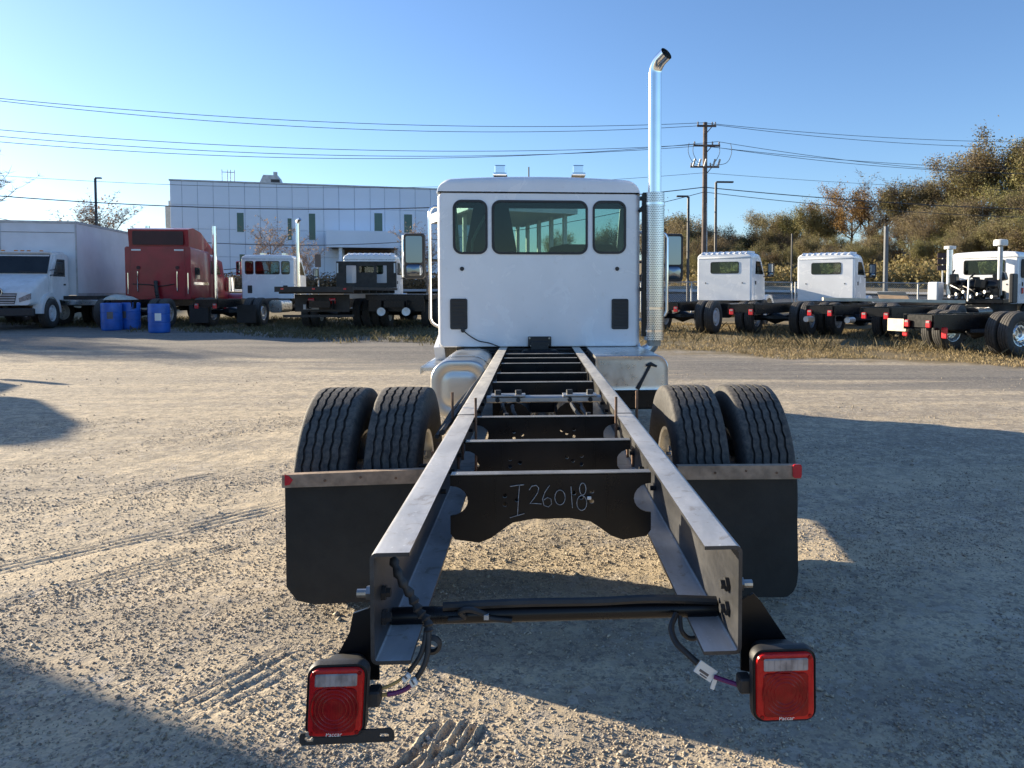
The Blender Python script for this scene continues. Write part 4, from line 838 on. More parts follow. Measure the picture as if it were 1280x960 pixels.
# ------------------------------------------------------------------ background trucks
def place(x, y): return (x, y, gz(x, y))
def chassis(parent, yr, yf, ax=0.0, dual=True, rim=RIM_W, lights=True, flaps=False, front=None, tandem=False, zt=1.0, h=0.28):
    """bare frame from yr to yf in local coordinates with its rear axle at ax"""
    for sx in (-1, 1):
        b = MB(); b.bx(sx*0.432, sx*0.420, yr, yf, zt-h, zt, bev=0.004); b.bx(sx*0.432, sx*0.345, yr, yf, zt-0.012, zt); b.bx(sx*0.432, sx*0.345, yr, yf, zt-h, zt-h+0.012); b.build('frame_rail', M['black'], parent)
    for k in range(4):
        y = yr+0.03+(yf-yr-0.2)*k/3; b = MB(); b.bx(-0.345, 0.345, y, y+0.03, zt-h*0.85, zt-0.01); b.build('crossmember', M['black'], parent)
    for a in ((ax, ax+1.3) if tandem else (ax,)):
        b = MB(); b.tube([(-0.95, a, 0.53), (-0.3, a, 0.53), (0, a, 0.53), (0.3, a, 0.53), (0.95, a, 0.53)], [0.08, 0.09, 0.2, 0.09, 0.08], 10); b.build('rear_axle', M['black'], parent)
        for sx in (-1, 1):
            wheel(parent, (sx*1.06, a, 0.525), rim, TY, sx < 0); wheel(parent, (sx*0.73, a, 0.525), RIM_N if rim is RIM_P else RIM_WN, TY, sx < 0)
    if front is not None:
        b = MB(); b.box((0, front, 0.5), (1.8, 0.12, 0.12)); b.build('front_axle', M['black'], parent)
        for sx in (-1, 1): wheel(parent, (sx*1.0, front, 0.52), rim, TYN, sx < 0)
    if lights:
        for sx in (-1, 1):
            b = MB(); b.box((sx*0.30, yr-0.03, zt-0.22), (0.13, 0.06, 0.17), bev=0.015); l_ = b.build('tail_light', M['signal_red'], parent)
            MB().box((sx*0.30, yr-0.062, zt-0.17), (0.09, 0.01, 0.05)).build('reverse_lens', M['lens_clear'], l_)
    if flaps:
        for sx in (-1, 1): MB().bx(sx*0.50, sx*1.16, ax-0.72, ax-0.70, 0.16, 0.80).build('mud_flap', M['flap'], parent)
    t = MB(); t.box((0, (yf+ax)/2+0.6, 0.72), (0.5, 1.6, 0.4), bev=0.06); t.cyl((0, ax, 0.55), (0, yf, 0.75), 0.06); t.build('drive_shaft', M['black'], parent)
def tank(parent, x, y0, y1, m='alum'): MB().prism(rrect(x, 0.68, 0.5, 0.5, 0.15, 5), 'y', y0, y1).build('fuel_tank', M[m], parent, 40)
CONVW = [(0.03, 2.23, 1.10, 0.43)]
def conv_truck(name, x, y, rz, label, group, wb=3.7, yr=-2.2, wins=CONVW, rim=RIM_W, ribs=True, W_=2.12, L=1.55, doorwin=True):
    t = thing(name, place(x, y), rz, label, 'truck', group); chassis(t, yr, wb+2.3, 0, rim=rim, front=wb+1.45)
    o = (0, wb, 0); make_cab(t, o, W_=W_, z0=1.0, zs=2.58, zt=2.80, wins=wins, ribs=ribs, L=L, doorwin=doorwin); mirror(t, o, 1, W_/2+0.32, L-0.3, 2.15, 0.5, 0.24, arm_to=W_/2); mirror(t, o, -1, -W_/2-0.32, L-0.3, 2.15, 0.5, 0.24, arm_to=-W_/2)
    for xx in (-0.72, 0.72): MB(o).cyl((xx, -0.01, 1.66), (xx, 0.01, 1.66), 0.025, n=8).build('grommet', M['trim_black'], t)
    tank(t, 0.78, 1.9, 3.2, 'black'); return t
GRW = 'white cab trucks parked along the fence'
def RZ(deg): return -radians(deg)
# A and B: white cabs at the right, backs towards us
fa_, fb_ = 35, 39
tA = conv_truck('cab_truck', 4.85, 24.4, RZ(fa_), 'white ribbed-roof cab truck just right of the chrome exhaust stack, short frame', GRW, wb=3.75, yr=-1.2)
tB = conv_truck('cab_truck', 7.65, 23.4, RZ(fb_), 'white ribbed-roof cab truck with one wide rear window, second from the chrome stack', GRW, wb=5.0, yr=-2.7, rim=RIM_P)
tC = thing('bare_chassis', place(10.0, 22.6), RZ(46), 'long bare black chassis with two pale air tank ends beside the second white cab', 'chassis', GRW); chassis(tC, -2.7, 9.0, 0, rim=RIM_W, flaps=False, front=7.5)
for x in (-0.62, 0.62): q = MB(); q.cyl((x, -2.3, 0.58), (x, -1.9, 0.58), 0.085, n=14); q.build('tank_end', M['disc'], tC)
# D: chassis whose cab has machinery behind it
tD = conv_truck('equipment_truck', 11.15, 21.1, RZ(49), 'white cab truck with black hydraulic machinery and air cleaners behind the cab', GRW, wb=5.6, yr=-2.9, wins=[(0.0, 2.25, 1.3, 0.5)], ribs=False, L=3.0, doorwin=False)
for y in (0.5, 1.3): MB((0, 5.6, 0)).prism(rrect(y, 2.2, 0.46, 0.64, 0.14, 6), 'x', 1.066, 1.09).build('side_window', M['glass_dark'], tD, 30)
MB((0, 5.6, 0)).box((1.09, 0.42, 1.45), (0.03, 0.16, 0.2), bev=0.01).build('marker_decal', M['signal_red'], tD)
m = MB((0, 4.6, 0)); rnd = random.Random(3)
m.bx(-0.95, 0.95, -0.15, 0.7, 1.02, 1.18, bev=0.02)
for k in range(16):
    c = (rnd.uniform(-0.85, 0.85), rnd.uniform(-0.1, 0.65), rnd.uniform(1.2, 1.95)); m.box(c, (rnd.uniform(.12, .4), rnd.uniform(.12, .35), rnd.uniform(.12, .35)), rot=(0, rnd.uniform(-.4, .4), 0), bev=0.03)
for k in range(10):
    x, y, z = rnd.uniform(-0.8, 0.8), rnd.uniform(-0.2, 0.5), rnd.uniform(1.2, 2.2); m.tube(spline([(x, y, 1.15), (x+rnd.uniform(-.3, .3), y-0.1, (z+1.2)/2), (x+rnd.uniform(-.4, .4), y+0.1, z)], 4), 0.03, 6)
m.cyl((-0.5, 0.2, 1.6), (0.75, 0.2, 1.6), 0.22, n=14)
mm = m.build('hydraulic_pump', M['black'], tD, 30)
q = MB((0, 4.6, 0))
for k in range(7): x = -0.7+k*0.22; q.cyl((x, -0.22, 1.25+0.08*(k % 3)), (x+0.1, -0.05, 1.25+0.08*(k % 3)), 0.055, n=10)
q.tube([(-0.1, -0.2, 1.1), (-0.08, -0.2, 1.9)], 0.035, 8); q.build('fitting', M['alum'], mm)
for x, zt_, m_ in ((-0.86, 2.86, 'alum'), (0.72, 2.92, 'galv')):
    q = MB((0, 4.6, 0)); q.cyl((x, 0.25, 1.3), (x, 0.25, zt_), 0.075 if x > 0 else 0.1, n=16); ch = q.build('intake_stack', M[m_], tD)
    q = MB((0, 4.6, 0)); q.lathe([(0.0, 0.0), (0.21, 0.01), (0.22, 0.09), (0.2, 0.20), (0.0, 0.23)] if x > 0 else [(0, 0), (0.19, 0.02), (0.19, 0.12), (0, 0.14)], (x, 0.25, zt_), 'z', 20); q.build('stack_cap', M['disc'], ch)
MB((0, 4.6, 0)).bx(-1.45, -1.12, -0.1, 0.5, 1.05, 1.75, bev=0.03).build('cabinet', M['white'], tD)
MB((0, 4.6, 0)).bx(1.12, 1.25, -0.2, 0.3, 1.05, 2.0, bev=0.03).build('cabinet', M['black_matte'], tD)
# E: crew cab chassis running out of the picture
tE = thing('bare_chassis', place(10.85, 17.8), RZ(68), 'nearest bare truck chassis with a deep black frame and polished chrome rim', 'chassis', GRW)
chassis(tE, -2.0, 9.5, 0, rim=RIM_P, zt=0.98, h=0.36, front=8.3)
q = MB()
for sx in (-1, 1): q.box((sx*0.55, -1.8, 0.56), (0.16, 0.05, 0.26), bev=0.02)
q.build('marker_light', M['signal_red'], tE); q = MB(); q.bx(-1.0, -0.45, -1.9, -1.8, 0.55, 0.85); q.build('step_plate', M['lumber'], tE)
# boards lying across frames
q = MB(); q.box((0, 0, 0.06), (4.4, 0.20, 0.10), bev=0.006); bd = q.build('lumber_beam', M['lumber'], None); bd.location = (11.4, 23.2, gz(10.9, 23)+1.03); bd.rotation_euler = (0, 0.02, RZ(8)); tag(bd, 'long pale timber beam lying across the black truck frames', 'timber')
q = MB(); q.box((0, 0, 0.012), (0.9, 1.2, 0.02)); bd = q.build('plywood_sheet', M['plywood'], None); bd.location = (12.0, 24.4, gz(12, 24.4)+1.17); bd.rotation_euler = (radians(14), 0, RZ(20)); tag(bd, 'small tan plywood sheet resting on the pale timber beam', 'board')

# ---- left side
GL = 'trucks parked on the left verge'
def exhaust_simple(t, x, y, z0, z1, lean=0.0):
    b = MB(); b.tube([(x, y, z0), (x, y, z1-0.2), (x+0.02, y, z1-0.08), (x+0.12, y-0.05, z1)], [0.075, 0.075, 0.075, 0.07], 14); return b.build('exhaust_pipe', M['chrome'], t, 45)
# white day cab like the main truck
t3 = thing('day_cab_truck', place(-11.1, 27.9), RZ(1), 'small white day cab with dull exhaust stack between red tractor and flatbed', 'truck', GL)
chassis(t3, -2.0, 6.0, 0, rim=RIM_P, front=5.6, flaps=True); make_cab(t3, (0, 3.6, 0), detail=False); exhaust_simple(t3, 1.25, 3.6, 1.0, 4.25); tank(t3, -0.76, 2.0, 3.4); tank(t3, 0.8, 2.2, 3.4)
for x in (-0.45, 0.45): MB().box((x, 4.4, 2.84), (0.16, 0.3, 0.09)).build('roof_marker', M['chrome'], t3)
for x in (-0.72, 0.72): MB().prism(rrect(x, 1.36, 0.18, 0.32, 0.02, 3), 'y', 3.585, 3.598).build('vent_panel', M['trim_black'], t3)
mirror(t3, (0, 0, 0), 1, 1.5, 5.1, 2.0, 0.5, 0.22, arm_to=1.06)
# red sleeper tractor
t2 = thing('sleeper_tractor', place(-14.3, 27.6), RZ(-1), 'dark red sleeper tractor with tall chrome stack behind the blue barrels', 'truck', GL)
chassis(t2, -1.0, 8.0, 0, rim=RIM_P, front=7.2, lights=False)
b = MB((0, 1.7, 0)); HW = 1.2
secs = []
for (y, w2, zt_, r) in ((0, HW, 3.0, 0.08), (0.05, HW, 3.0, 0.08), (1.7, HW, 2.9, 0.1), (2.1, HW*0.95, 2.75, 0.1), (3.3, HW*0.9, 2.6, 0.1), (3.7, HW*0.85, 1.95, 0.1)): secs.append([(p[0], y, p[1]) for p in rrect(0, (1.0+zt_)/2, 2*w2, zt_-1.0, r, 4)])
b.loft(secs); b.build('sleeper', M['red'], t2, 30)
b = MB((0, 1.7, 0)); b.prism([(0.12, 2.98), (0.05, 3.66), (0.5, 3.74), (1.2, 3.62), (2.3, 3.02), (2.3, 2.8), (0.12, 2.8)], 'x', -1.1, 1.1); rf = b.build('roof_fairing', M['red'], t2, 30)
MB((0, 1.7, 0)).prism([(p[0], p[1]) for p in rrect(0, 3.33, 1.86, 0.52, 0.05, 3)], 'y', 0.03, 0.045).build('fairing_shade_plate', M['red_dark'], rf)  # dark plate on the solid fairing paints the shade of its opening
b = MB((0, 1.7, 0)); b.bx(-0.98, 0.98, -0.018, -0.004, 1.1, 2.95, bev=0.005); bp_ = b.build('rear_panel', M['red'], t2)
for x in (-0.72, 0.72): MB((0, 1.7, 0)).tube([(x, -0.03, 1.28), (x, -0.07, 1.32), (x, -0.07, 2.05), (x, -0.03, 2.08)], 0.018, 6).build('grab_handle', M['chrome'], t2)
for x in (-0.98, 0.98): MB((0, 1.7, 0)).tube([(x*1.12, -0.03, 1.2), (x*1.12, -0.03, 2.0)], 0.016, 6).build('grab_handle', M['chrome'], t2)
for x in (-0.78, 0.78): MB((0, 1.7, 0)).bx(x-0.17, x+0.17, -0.024, -0.018, 2.84, 2.90).build('marker_strip', M['paper'], t2)
for x in (-0.7, 0.72): MB((0, 1.7, 0)).cyl((x, -0.05, 2.2), (x, -0.01, 2.2), 0.07, n=14).build('work_light', M['red_dark'], t2)
b = MB((0, 1.7, 0)); b.tube(spline([(-0.9, -0.06, 1.58), (-0.3, -0.07, 1.55), (0.1, -0.07, 1.5), (0.6, -0.06, 1.58)], 5), 0.02, 6); b.tube(spline([(-0.05, -0.1, 1.7), (0.0, -0.16, 1.3), (0.03, -0.14, 1.05)], 5), [0.06+0.02*(i % 2) for i in range(11)], 8); b.build('air_hose', M['black_matte'], t2)
MB((0, 1.7, 0)).prism(rrect(0.55, 2.0, 0.42, 0.45, 0.04, 3), 'x', 1.195, 1.215).build('side_window', M['glass_dark'], t2)
MB((0, 1.7, 0)).prism([(1.75, 2.0), (1.8, 2.55), (2.55, 2.5), (2.95, 2.0)], 'x', 1.15, 1.165).build('door_window', M['glass_dark'], t2)
MB((0, 1.7, 0)).bx(1.196, 1.212, 0.2, 1.6, 1.55, 1.66).build('chrome_stripe', M['chrome'], t2)
b = MB((0, 1.7, 0)); secs = []
for (y, w2, zl, zt_, r) in ((3.6, 0.9, 1.0, 1.98, 0.15), (4.4, 0.75, 0.9, 1.9, 0.2), (5.4, 0.55, 0.8, 1.78, 0.2), (5.6, 0.5, 0.8, 1.7, 0.1)): secs.append([(p[0], y, p[1]) for p in rrect(0, (zl+zt_)/2, 2*w2, zt_-zl, r, 5)])
b.loft(secs); b.build('hood', M['red'], t2, 40)
for sx in (-1, 1):
    b = MB((0, 1.7, 0)); c = (5.5-0.0, 0.5); arc = [(c[0]+0.72*cos(a), c[1]+0.72*sin(a)) for a in [pi*i/12 for i in range(13)]]+[(c[0]+0.6*cos(a), c[1]+0.6*sin(a)) for a in [pi*i/12 for i in range(12, -1, -1)]]; b.prism(arc, 'x', sx*0.55, sx*1.2); b.build('fender', M['red'], t2)
    b = MB((0, 1.7, 0)); b.cyl((sx*1.12, 4.0, 1.3), (sx*1.12, 4.0, 1.9), 0.2, n=16); b.build('air_cleaner', M['chrome'], t2)
    b = MB((0, 1.7, 0)); b.cyl((sx*1.3, 2.0, 1.0), (sx*1.3, 2.0, 3.95), 0.085, n=16); b.build('exhaust_pipe', M['chrome'], t2)
    mirror(t2, (0, 1.7, 0), sx, sx*1.75, 3.3, 2.3, 0.55, 0.2, arm_to=sx*1.1, shell='red')
q = MB(); q.loft([[(x*k*0.85, y, 1.0+(z-1.0)*k*0.8) for x, z in ((-0.55, 1.0), (-0.4, 1.13), (-0.15, 1.24), (0.05, 1.2), (0.3, 1.14), (0.55, 1.0))] for y, k in ((-0.5, 0.5), (-0.3, 0.9), (0.1, 1.0), (0.5, 0.85), (0.7, 0.4))]); tp = q.build('folded_tarp', M['tarp'], None, 60); tp.location = place(-14.75, 27.4); tp.rotation_euler = (0, 0, RZ(-1)); tag(tp, 'pale folded tarp lying on the frame behind the red tractor', 'tarp')
# blue barrels
def barrel(x, y, label):
    t = thing('plastic_barrel', place(x, y), random.uniform(0, 6), label, 'barrel', 'blue plastic barrels'); t.scale = (0.88, 0.88, 0.88)
    b = MB(); pr = [(0.0, 0.0), (0.33, 0.0), (0.35, 0.03), (0.36, 0.10), (0.365, 0.33), (0.355, 0.34), (0.355, 0.37), (0.365, 0.38), (0.365, 0.66), (0.355, 0.67), (0.355, 0.70), (0.365, 0.71), (0.36, 1.0), (0.35, 1.05), (0.335, 1.06), (0.325, 1.03), (0.0, 1.02)]
    b.lathe(pr, (0, 0, 0), 'z', 32); b.build('drum', M['blue'], t, 40)
    for a in (0.0, pi): b = MB(); b.cyl((0.2*cos(a), 0.2*sin(a), 1.02), (0.2*cos(a), 0.2*sin(a), 1.05), 0.04, n=12); b.build('bung', M['trim_black'], t)
    b = MB(); rz = t.rotation_euler.z; aa = -pi/2-rz+(0.35 if 'label' in label else -0.2)
    pts = [(0.37*cos(aa+d), 0.37*sin(aa+d)) for d in (-0.28, -0.14, 0, 0.14, 0.28)]
    for i in range(4): b.add([(pts[i][0], pts[i][1], 0.45), (pts[i+1][0], pts[i+1][1], 0.45), (pts[i+1][0], pts[i+1][1], 0.72), (pts[i][0], pts[i][1], 0.72)], [(0, 1, 2, 3)])
    b.build('sticker', M['paper'] if 'white label' in label else M['ink'], t); return t
def bat(u, Y, label): p = at(u, 400, Y); return barrel(p.x, Y, label)
bat(199, 25.0, 'blue plastic barrel with a white label standing apart in front'); bat(139.5, 26.3, 'leftmost blue barrel with a dark side label touching its neighbour'); bat(163, 26.9, 'blue barrel half hidden behind the leftmost blue barrel')
# silver bumper frame behind the barrels
t = thing('trailer_frame', place(-17.0, 28.2), RZ(10), 'low black trailer frame with bright bumper bar behind the blue barrels', 'trailer', GL)
MB().bx(-1.2, 1.2, -0.06, 0.06, 0.78, 0.98, bev=0.02).build('bumper_bar', M['alum'], t); MB().bx(-1.1, 1.1, 0.07, 5.0, 0.95, 1.12).build('deck', M['deck'], t)
for sx in (-1, 1): wheel(t, (sx*0.9, 0.7, 0.52), RIM_W, TY, sx < 0)
# box trucks facing us
def box_truck(x, y, rz, label, group, lean=0):
    t = thing('box_truck', place(x, y), rz, label, 'truck', group); chassis(t, -4.6, 2.4, -2.4, lights=True, front=1.7)
    b = MB(); b.bx(-1.24, 1.24, -5.4, 0.0, 1.15, 3.86); bo = b.build('box_body', M['panel_white'], t, None)
    b = MB()
    for sx in (-1, 1):
        b.bx(sx*1.22, sx*1.262, -0.02, 0.025, 1.12, 3.9); b.bx(sx*1.22, sx*1.262, -5.42, -5.38, 1.12, 3.9); b.bx(sx*1.225, sx*1.26, -5.38, -0.02, 3.80, 3.9); b.bx(sx*1.225, sx*1.262, -5.38, -0.02, 1.1, 1.22)
    b.bx(-1.22, 1.22, -0.01, 0.024, 3.80, 3.895); b.build('edge_trim', M['galv'], bo)
    for k in range(11): b = MB(); b.bx(1.262, 1.268, -5.1+k*0.46, -4.94+k*0.46, 1.15, 1.19); b.build('side_marker', M['orange'] if k % 5 == 0 else M['ink'], bo)
    b = MB(); b.bx(-1.2, 1.2, 0.0, 0.012, 3.46, 3.475); b.build('panel_seam', M['trim_grey'], bo)
    # cab
    hw = 1.03; b = MB(); sec = []
    o = 0.12
    cp = [(o, 0.95), (o, 2.62), (o+0.35, 2.72), (o+1.05, 2.66), (o+1.55, 1.86), (o+1.6, 0.95)]
    b.prism(cp, 'x', -hw, hw); bmesh.ops.bevel(b.bm, geom=[e for e in b.bm.edges if abs(e.verts[0].co.x) > hw-0.01 and abs(e.verts[1].co.x) > hw-0.01 and e.verts[0].co.x*e.verts[1].co.x > 0], offset=0.07, segments=2, affect='EDGES')
    b.build('cab', M['white_dirty'], t, 40)
    # windscreen lies on the sloped front
    n = Vector((0, 0.80, 0.50)).normalized(); b = MB()
    def wp(x, k): return Vector((x, o+1.07+0.47*k, 2.60-0.70*k))
    qd = [wp(-0.88, 0.02)+n*0.012, wp(0.88, 0.02)+n*0.012, wp(0.96, 0.98)+n*0.012, wp(-0.96, 0.98)+n*0.012]
    b.add(qd, [(0, 1, 2, 3)]); b.tube([qd[0], qd[1], qd[2], qd[3], qd[0]], 0.014, 5); b.build('windscreen', M['glass_dark'], t)
    MB().tube([qd[3]+n*0.02, qd[3].lerp(qd[2], 0.45)+Vector((0, 0, 0.06))+n*0.02], 0.01, 4).build('wiper', M['trim_black'], t)
    MB().bx(-0.92, 0.92, o+0.98, o+1.16, 2.64, 2.70, bev=0.02).build('sun_visor', M['white_dirty'], t)
    for x in (-0.6, -0.2, 0, 0.2, 0.6): MB().box((x, o+1.05, 2.72), (0.1, 0.08, 0.05), bev=0.01).build('roof_lamp', M['orange'], t)
    for sx in (-1, 1):
        d = MB(); d.prism([(o+0.3, 0.98), (o+1.4, 0.98), (o+1.4, 1.85), (o+1.05, 2.5), (o+0.3, 2.5)], 'x', sx*hw, sx*(hw+0.012)); dr = d.build('door', M['white_dirty'], t)
        MB().prism([(o+0.38, 1.82), (o+1.3, 1.82), (o+0.98, 2.44), (o+0.38, 2.44)], 'x', sx*(hw+0.012), sx*(hw+0.018)).build('door_window', M['glass_dark'], dr)
        MB().bx(sx*(hw+0.012), sx*(hw+0.03), o+0.36, o+0.5, 1.5, 1.56).build('handle', M['trim_black'], dr)
        mirror(t, (0, 0, 0), sx, sx*1.32, 1.5, 2.1, 0.42, 0.2, arm_to=sx*1.03)
    # hood, grille, lights
    b = MB(); sec = []
    for (y, w2, zl, zh, r) in ((o+1.55, 1.0, 0.85, 1.88, 0.1), (o+2.0, 1.0, 0.82, 1.74, 0.16), (o+2.55, 0.98, 0.8, 1.45, 0.16), (o+2.72, 0.94, 0.82, 1.25, 0.14)): sec.append([(p[0], y, p[1]) for p in rrect(0, (zl+zh)/2, 2*w2, zh-zl, r, 5)])
    b.loft(sec); hd = b.build('hood', M['white_dirty'], t, 40)
    g = MB(); yy = o+2.725; g.prism([(-0.55, 1.22), (0.55, 1.22), (0.47, 0.86), (-0.47, 0.86)], 'y', yy-0.02, yy+0.012); gr = g.build('grille', M['trim_black'], t)
    for k in range(4): g = MB(); g.bx(-0.53+0.02*k, 0.53-0.02*k, yy+0.01, yy+0.03, 0.885+0.085*(3-k)-0.0, 0.93+0.085*(3-k)); g.build('grille_bar', M['galv'], gr)
    g = MB(); g.lathe([(0.0, 0.03), (0.13, 0.028), (0.15, 0.0)], (0, yy+0.015, 1.27), 'y', 20); em = g.build('emblem', M['trim_black'], hd)
    g = MB(); rg = [(0.135+0.012*cos(a), 0.012*sin(a)) for a in [2*pi*i/6 for i in range(6)]]; g.lathe(rg, (0, yy+0.04, 1.27), 'y', 20, closed=True); g.box((0, yy+0.045, 1.27), (0.03, 0.015, 0.2)); g.tube([(-0.11, yy+0.045, 1.36), (-0.03, yy+0.045, 1.27), (-0.11, yy+0.045, 1.18)], 0.012, 5); g.tube([(0.11, yy+0.045, 1.36), (0.03, yy+0.045, 1.27), (0.11, yy+0.045, 1.18)], 0.012, 5); g.build('badge', M['chrome'], em)
    for sx in (-1, 1):
        g = MB(); g.prism([(sx*0.60, 1.05), (sx*0.95, 1.22), (sx*0.95, 1.02), (sx*0.62, 0.92)], 'y', o+2.60, o+2.735); g.build('headlight', M['lens_clear'], t)
        f = MB(); c = (1.7, 0.52); arc = [(c[0]+0.72*cos(a), c[1]+0.72*sin(a)) for a in [pi*i/12 for i in range(13)]]+[(c[0]+0.58*cos(a), c[1]+0.58*sin(a)) for a in [pi*i/12 for i in range(12, -1, -1)]]; f.prism(arc, 'x', sx*0.8, sx*1.10); f.build('fender', M['white_dirty'], t)
    MB().bx(-1.08, 1.08, o+2.70, o+2.85, 0.45, 0.72, bev=0.03).build('bumper', M['black_matte'], t); return t
p = at(46, 400, 29.3)
b1 = box_truck(-18.35, 28.8, pi-RZ(9), 'white box truck facing us with chrome grille, left of the red tractor', GL)
b0 = copy_tree(b1); b0.location = place(-21.7, 29.4); b0['label'] = 'second white box truck, only its body edge showing at the far left'
b2 = copy_tree(b1); b2.location = place(-14.04, 3.75); b2.rotation_euler = (0, 0, pi+RZ(0)); b2['label'] = 'white box truck copy added out of view to cast the bottom left shadow'; b2['group'] = 'vehicles added out of view'  # unseen truck copy placed for its shadow on the near gravel
t4 = copy_tree(t2); [bpy.data.objects.remove(c_) for c_ in list(t4.children) if c_.name.startswith('exhaust_pipe')]; t4.location = place(-17.8, 12.55); t4.rotation_euler = (0, 0, RZ(0)); t4['label'] = 'dark red sleeper tractor copy added out of view to shade the gravel at left'; t4['group'] = 'vehicles added out of view'  # tractor copy added unseen, its solid outline shapes the left shadow
# flatbed with dark headboard
t = thing('flatbed_truck', place(-7.05, 27.2), RZ(2), 'white cab truck with dark flatbed deck and tall dark headboard', 'truck', GL)
chassis(t, -2.2, 7.2, 0, rim=RIM_W, front=6.4, lights=False)
b = MB(); b.bx(-1.24, 1.24, -2.7, 3.9, 1.34, 1.44); b.build('deck', M['deck'], t)
for k in range(7):
    q = MB(); q.bx(-1.2, 1.2, -2.5+k*1.0, -2.42+k*1.0, 1.22, 1.335); q.build('deck_beam', M['deck'], t)
b = MB(); b.bx(-1.25, 1.25, -2.74, -2.703, 1.28, 1.45); b.build('rear_rail', M['deck'], t)
for x in (-1.0, 0, 1.0): MB().box((x, -2.75, 1.38), (0.09, 0.02, 0.05)).build('marker_lamp', M['signal_red'], t)
b = MB(); b.panel([(-1.22, 1.45), (1.22, 1.45), (1.22, 2.52), (-1.22, 2.52)], [rrect(-0.62, 2.0, 0.42, 0.72, 0.03, 3), rrect(0.62, 2.0, 0.42, 0.72, 0.03, 3), rrect(0, 2.2, 0.6, 0.26, 0.03, 3)], 'y', 3.8, 3.88); hb_ = b.build('headboard', M['deck'], t)
for x in (-1.16, 1.16): MB().bx(x-0.03, x+0.03, 3.76, 3.80, 2.05, 2.45).build('strip_light', M['paper'], hb_)
b = MB(); b.bx(-0.9, 0.9, -1.9, -1.85, 0.62, 1.2); b.build('tail_panel', M['deck'], t)
for x in (-0.35, 0.35): MB().box((x, -1.93, 0.98), (0.2, 0.05, 0.2), bev=0.03, seg=2).build('tail_light', M['signal_red'], t)
MB().bx(-0.62, -0.1, -1.92, -1.90, 0.70, 0.86).build('licence_plate', M['galv'], t)
MB().bx(-1.15, 1.15, -2.3, -2.25, 0.45, 0.53).build('under_rail', M['deck'], t)
o = (0, 4.25, 0); make_cab(t, o, z0=1.0, zs=2.62, zt=2.86, wins=CONVW, ribs=True); mirror(t, o, 1, 1.36, 1.2, 2.1, 0.5, 0.22, arm_to=1.06)
# black low chassis right of the flatbed
t = thing('bare_chassis', place(-4.65, 27.3), RZ(4), 'black bare chassis with two round silver lamps right of the flatbed', 'chassis', GL)
chassis(t, -1.9, 5.5, 0, rim=RIM_B, lights=False, front=5.0)
b = MB(); b.bx(-1.1, 1.1, -1.4, 3.0, 1.02, 1.2); b.bx(-0.95, 0.95, -1.55, -1.45, 0.62, 1.15); b.build('equipment_deck', M['black'], t)
for x in (-0.42, 0.42): l_ = MB(); l_.lathe([(0.0, -1.9), (0.06, -1.9), (0.065, -1.93), (0.14, -1.94), (0.14, -1.90)], (x, 0, 0.62), 'y', 18); l_.build('round_lamp', M['disc'], t)

# ------------------------------------------------------------------ office building
BL = at(215, 364, 60.0); BR = at(590, 364, 64.6); bd_ = Vector((BR.x-BL.x, BR.y-BL.y, 0)); BLEN = bd_.length; bang = atan2(bd_.y, bd_.x)
bz = 1.6; OFF = thing('office_building', (BL.x, BL.y, bz), bang, 'long pale blue metal panelled two storey office building with narrow green windows', 'building')
BH = 10.15-bz
b = MB(); b.bx(0, BLEN, 0.06, 14, -1, BH-0.02); b.build('wall', M['facade_back'], OFF, None)
def fu(u):   # facade coordinate under an image column
    d = at(u, 364, 1.0)-CAM; a, c = d.x, d.y; px, py = BL.x-CAM.x, BL.y-CAM.y
    ex_, ey_ = bd_.x/BLEN, bd_.y/BLEN; return (py*a-px*c)/(ex_*c-ey_*a)
def fz(u, v): t = fu(u); Y = BL.y+t*bd_.y/BLEN; return at(u, v, Y).z-bz
vj = [fu(215), fu(230), fu(249.5), fu(269), fu(288.5), fu(308), fu(327), fu(348), fu(367), fu(387), fu(406), fu(425), fu(444.5), fu(464), fu(482), fu(501), fu(520), fu(539), fu(557), fu(575), BLEN]
hj = [-0.6, 0.35, 3.25, 6.0, 7.9-0.0, BH] ; hj = [-0.6, 0.9, 2.7, fz(250, 304), fz(250, 286), fz(250, 256), BH]; hj = sorted(hj)
wind = [(fu(298), fu(306.5), fz(300, 290), fz(300, 266)), (fu(387.5), fu(395.5), fz(390, 300), fz(390, 267)), (fu(361), fu(366), fz(363, 300), fz(363, 273)), (fu(469), fu(479), fz(474, 291), fz(474, 266.5)), (fu(506), fu(516), fz(510, 291), fz(510, 268)), (fu(300.5), fu(307), fz(303, 345), fz(303, 318))]
pcache = {}
for i in range(len(vj)-1):
    for j in range(len(hj)-1):
        x0, x1, z0, z1 = vj[i]+0.014, vj[i+1]-0.014, hj[j]+0.013, hj[j+1]-0.013
        if z1-z0 < 0.05: continue
        key = (round(x1-x0, 2), round(z1-z0, 2))
        if key not in pcache: q = MB(); q.box((0, 0, 0), (x1-x0, 0.05, z1-z0), bev=0.012); pcache[key] = q.mesh('facade_panel', M['facade'], None)
        link('facade_panel', pcache[key], OFF, ((x0+x1)/2, 0.03+0.004*((i*7+j*3) % 3), (z0+z1)/2))
b = MB(); b.bx(-0.05, BLEN+0.05, -0.03, 0.4, BH, BH+0.12); b.build('parapet_cap', M['galv'], OFF)
for (x0, x1, z0, z1) in wind:
    b = MB(); b.panel([(x0-.06, z0-.06), (x1+.06, z0-.06), (x1+.06, z1+.06), (x0-.06, z1+.06)], [[(x0, z0), (x1, z0), (x1, z1), (x0, z1)]], 'y', -0.03, 0.02); wf = b.build('window', M['facade'], OFF, None)
    q = MB(); q.bx(x0, x1, -0.008, -0.002, z0, z1); q.build('pane', M['glass_green'], wf)
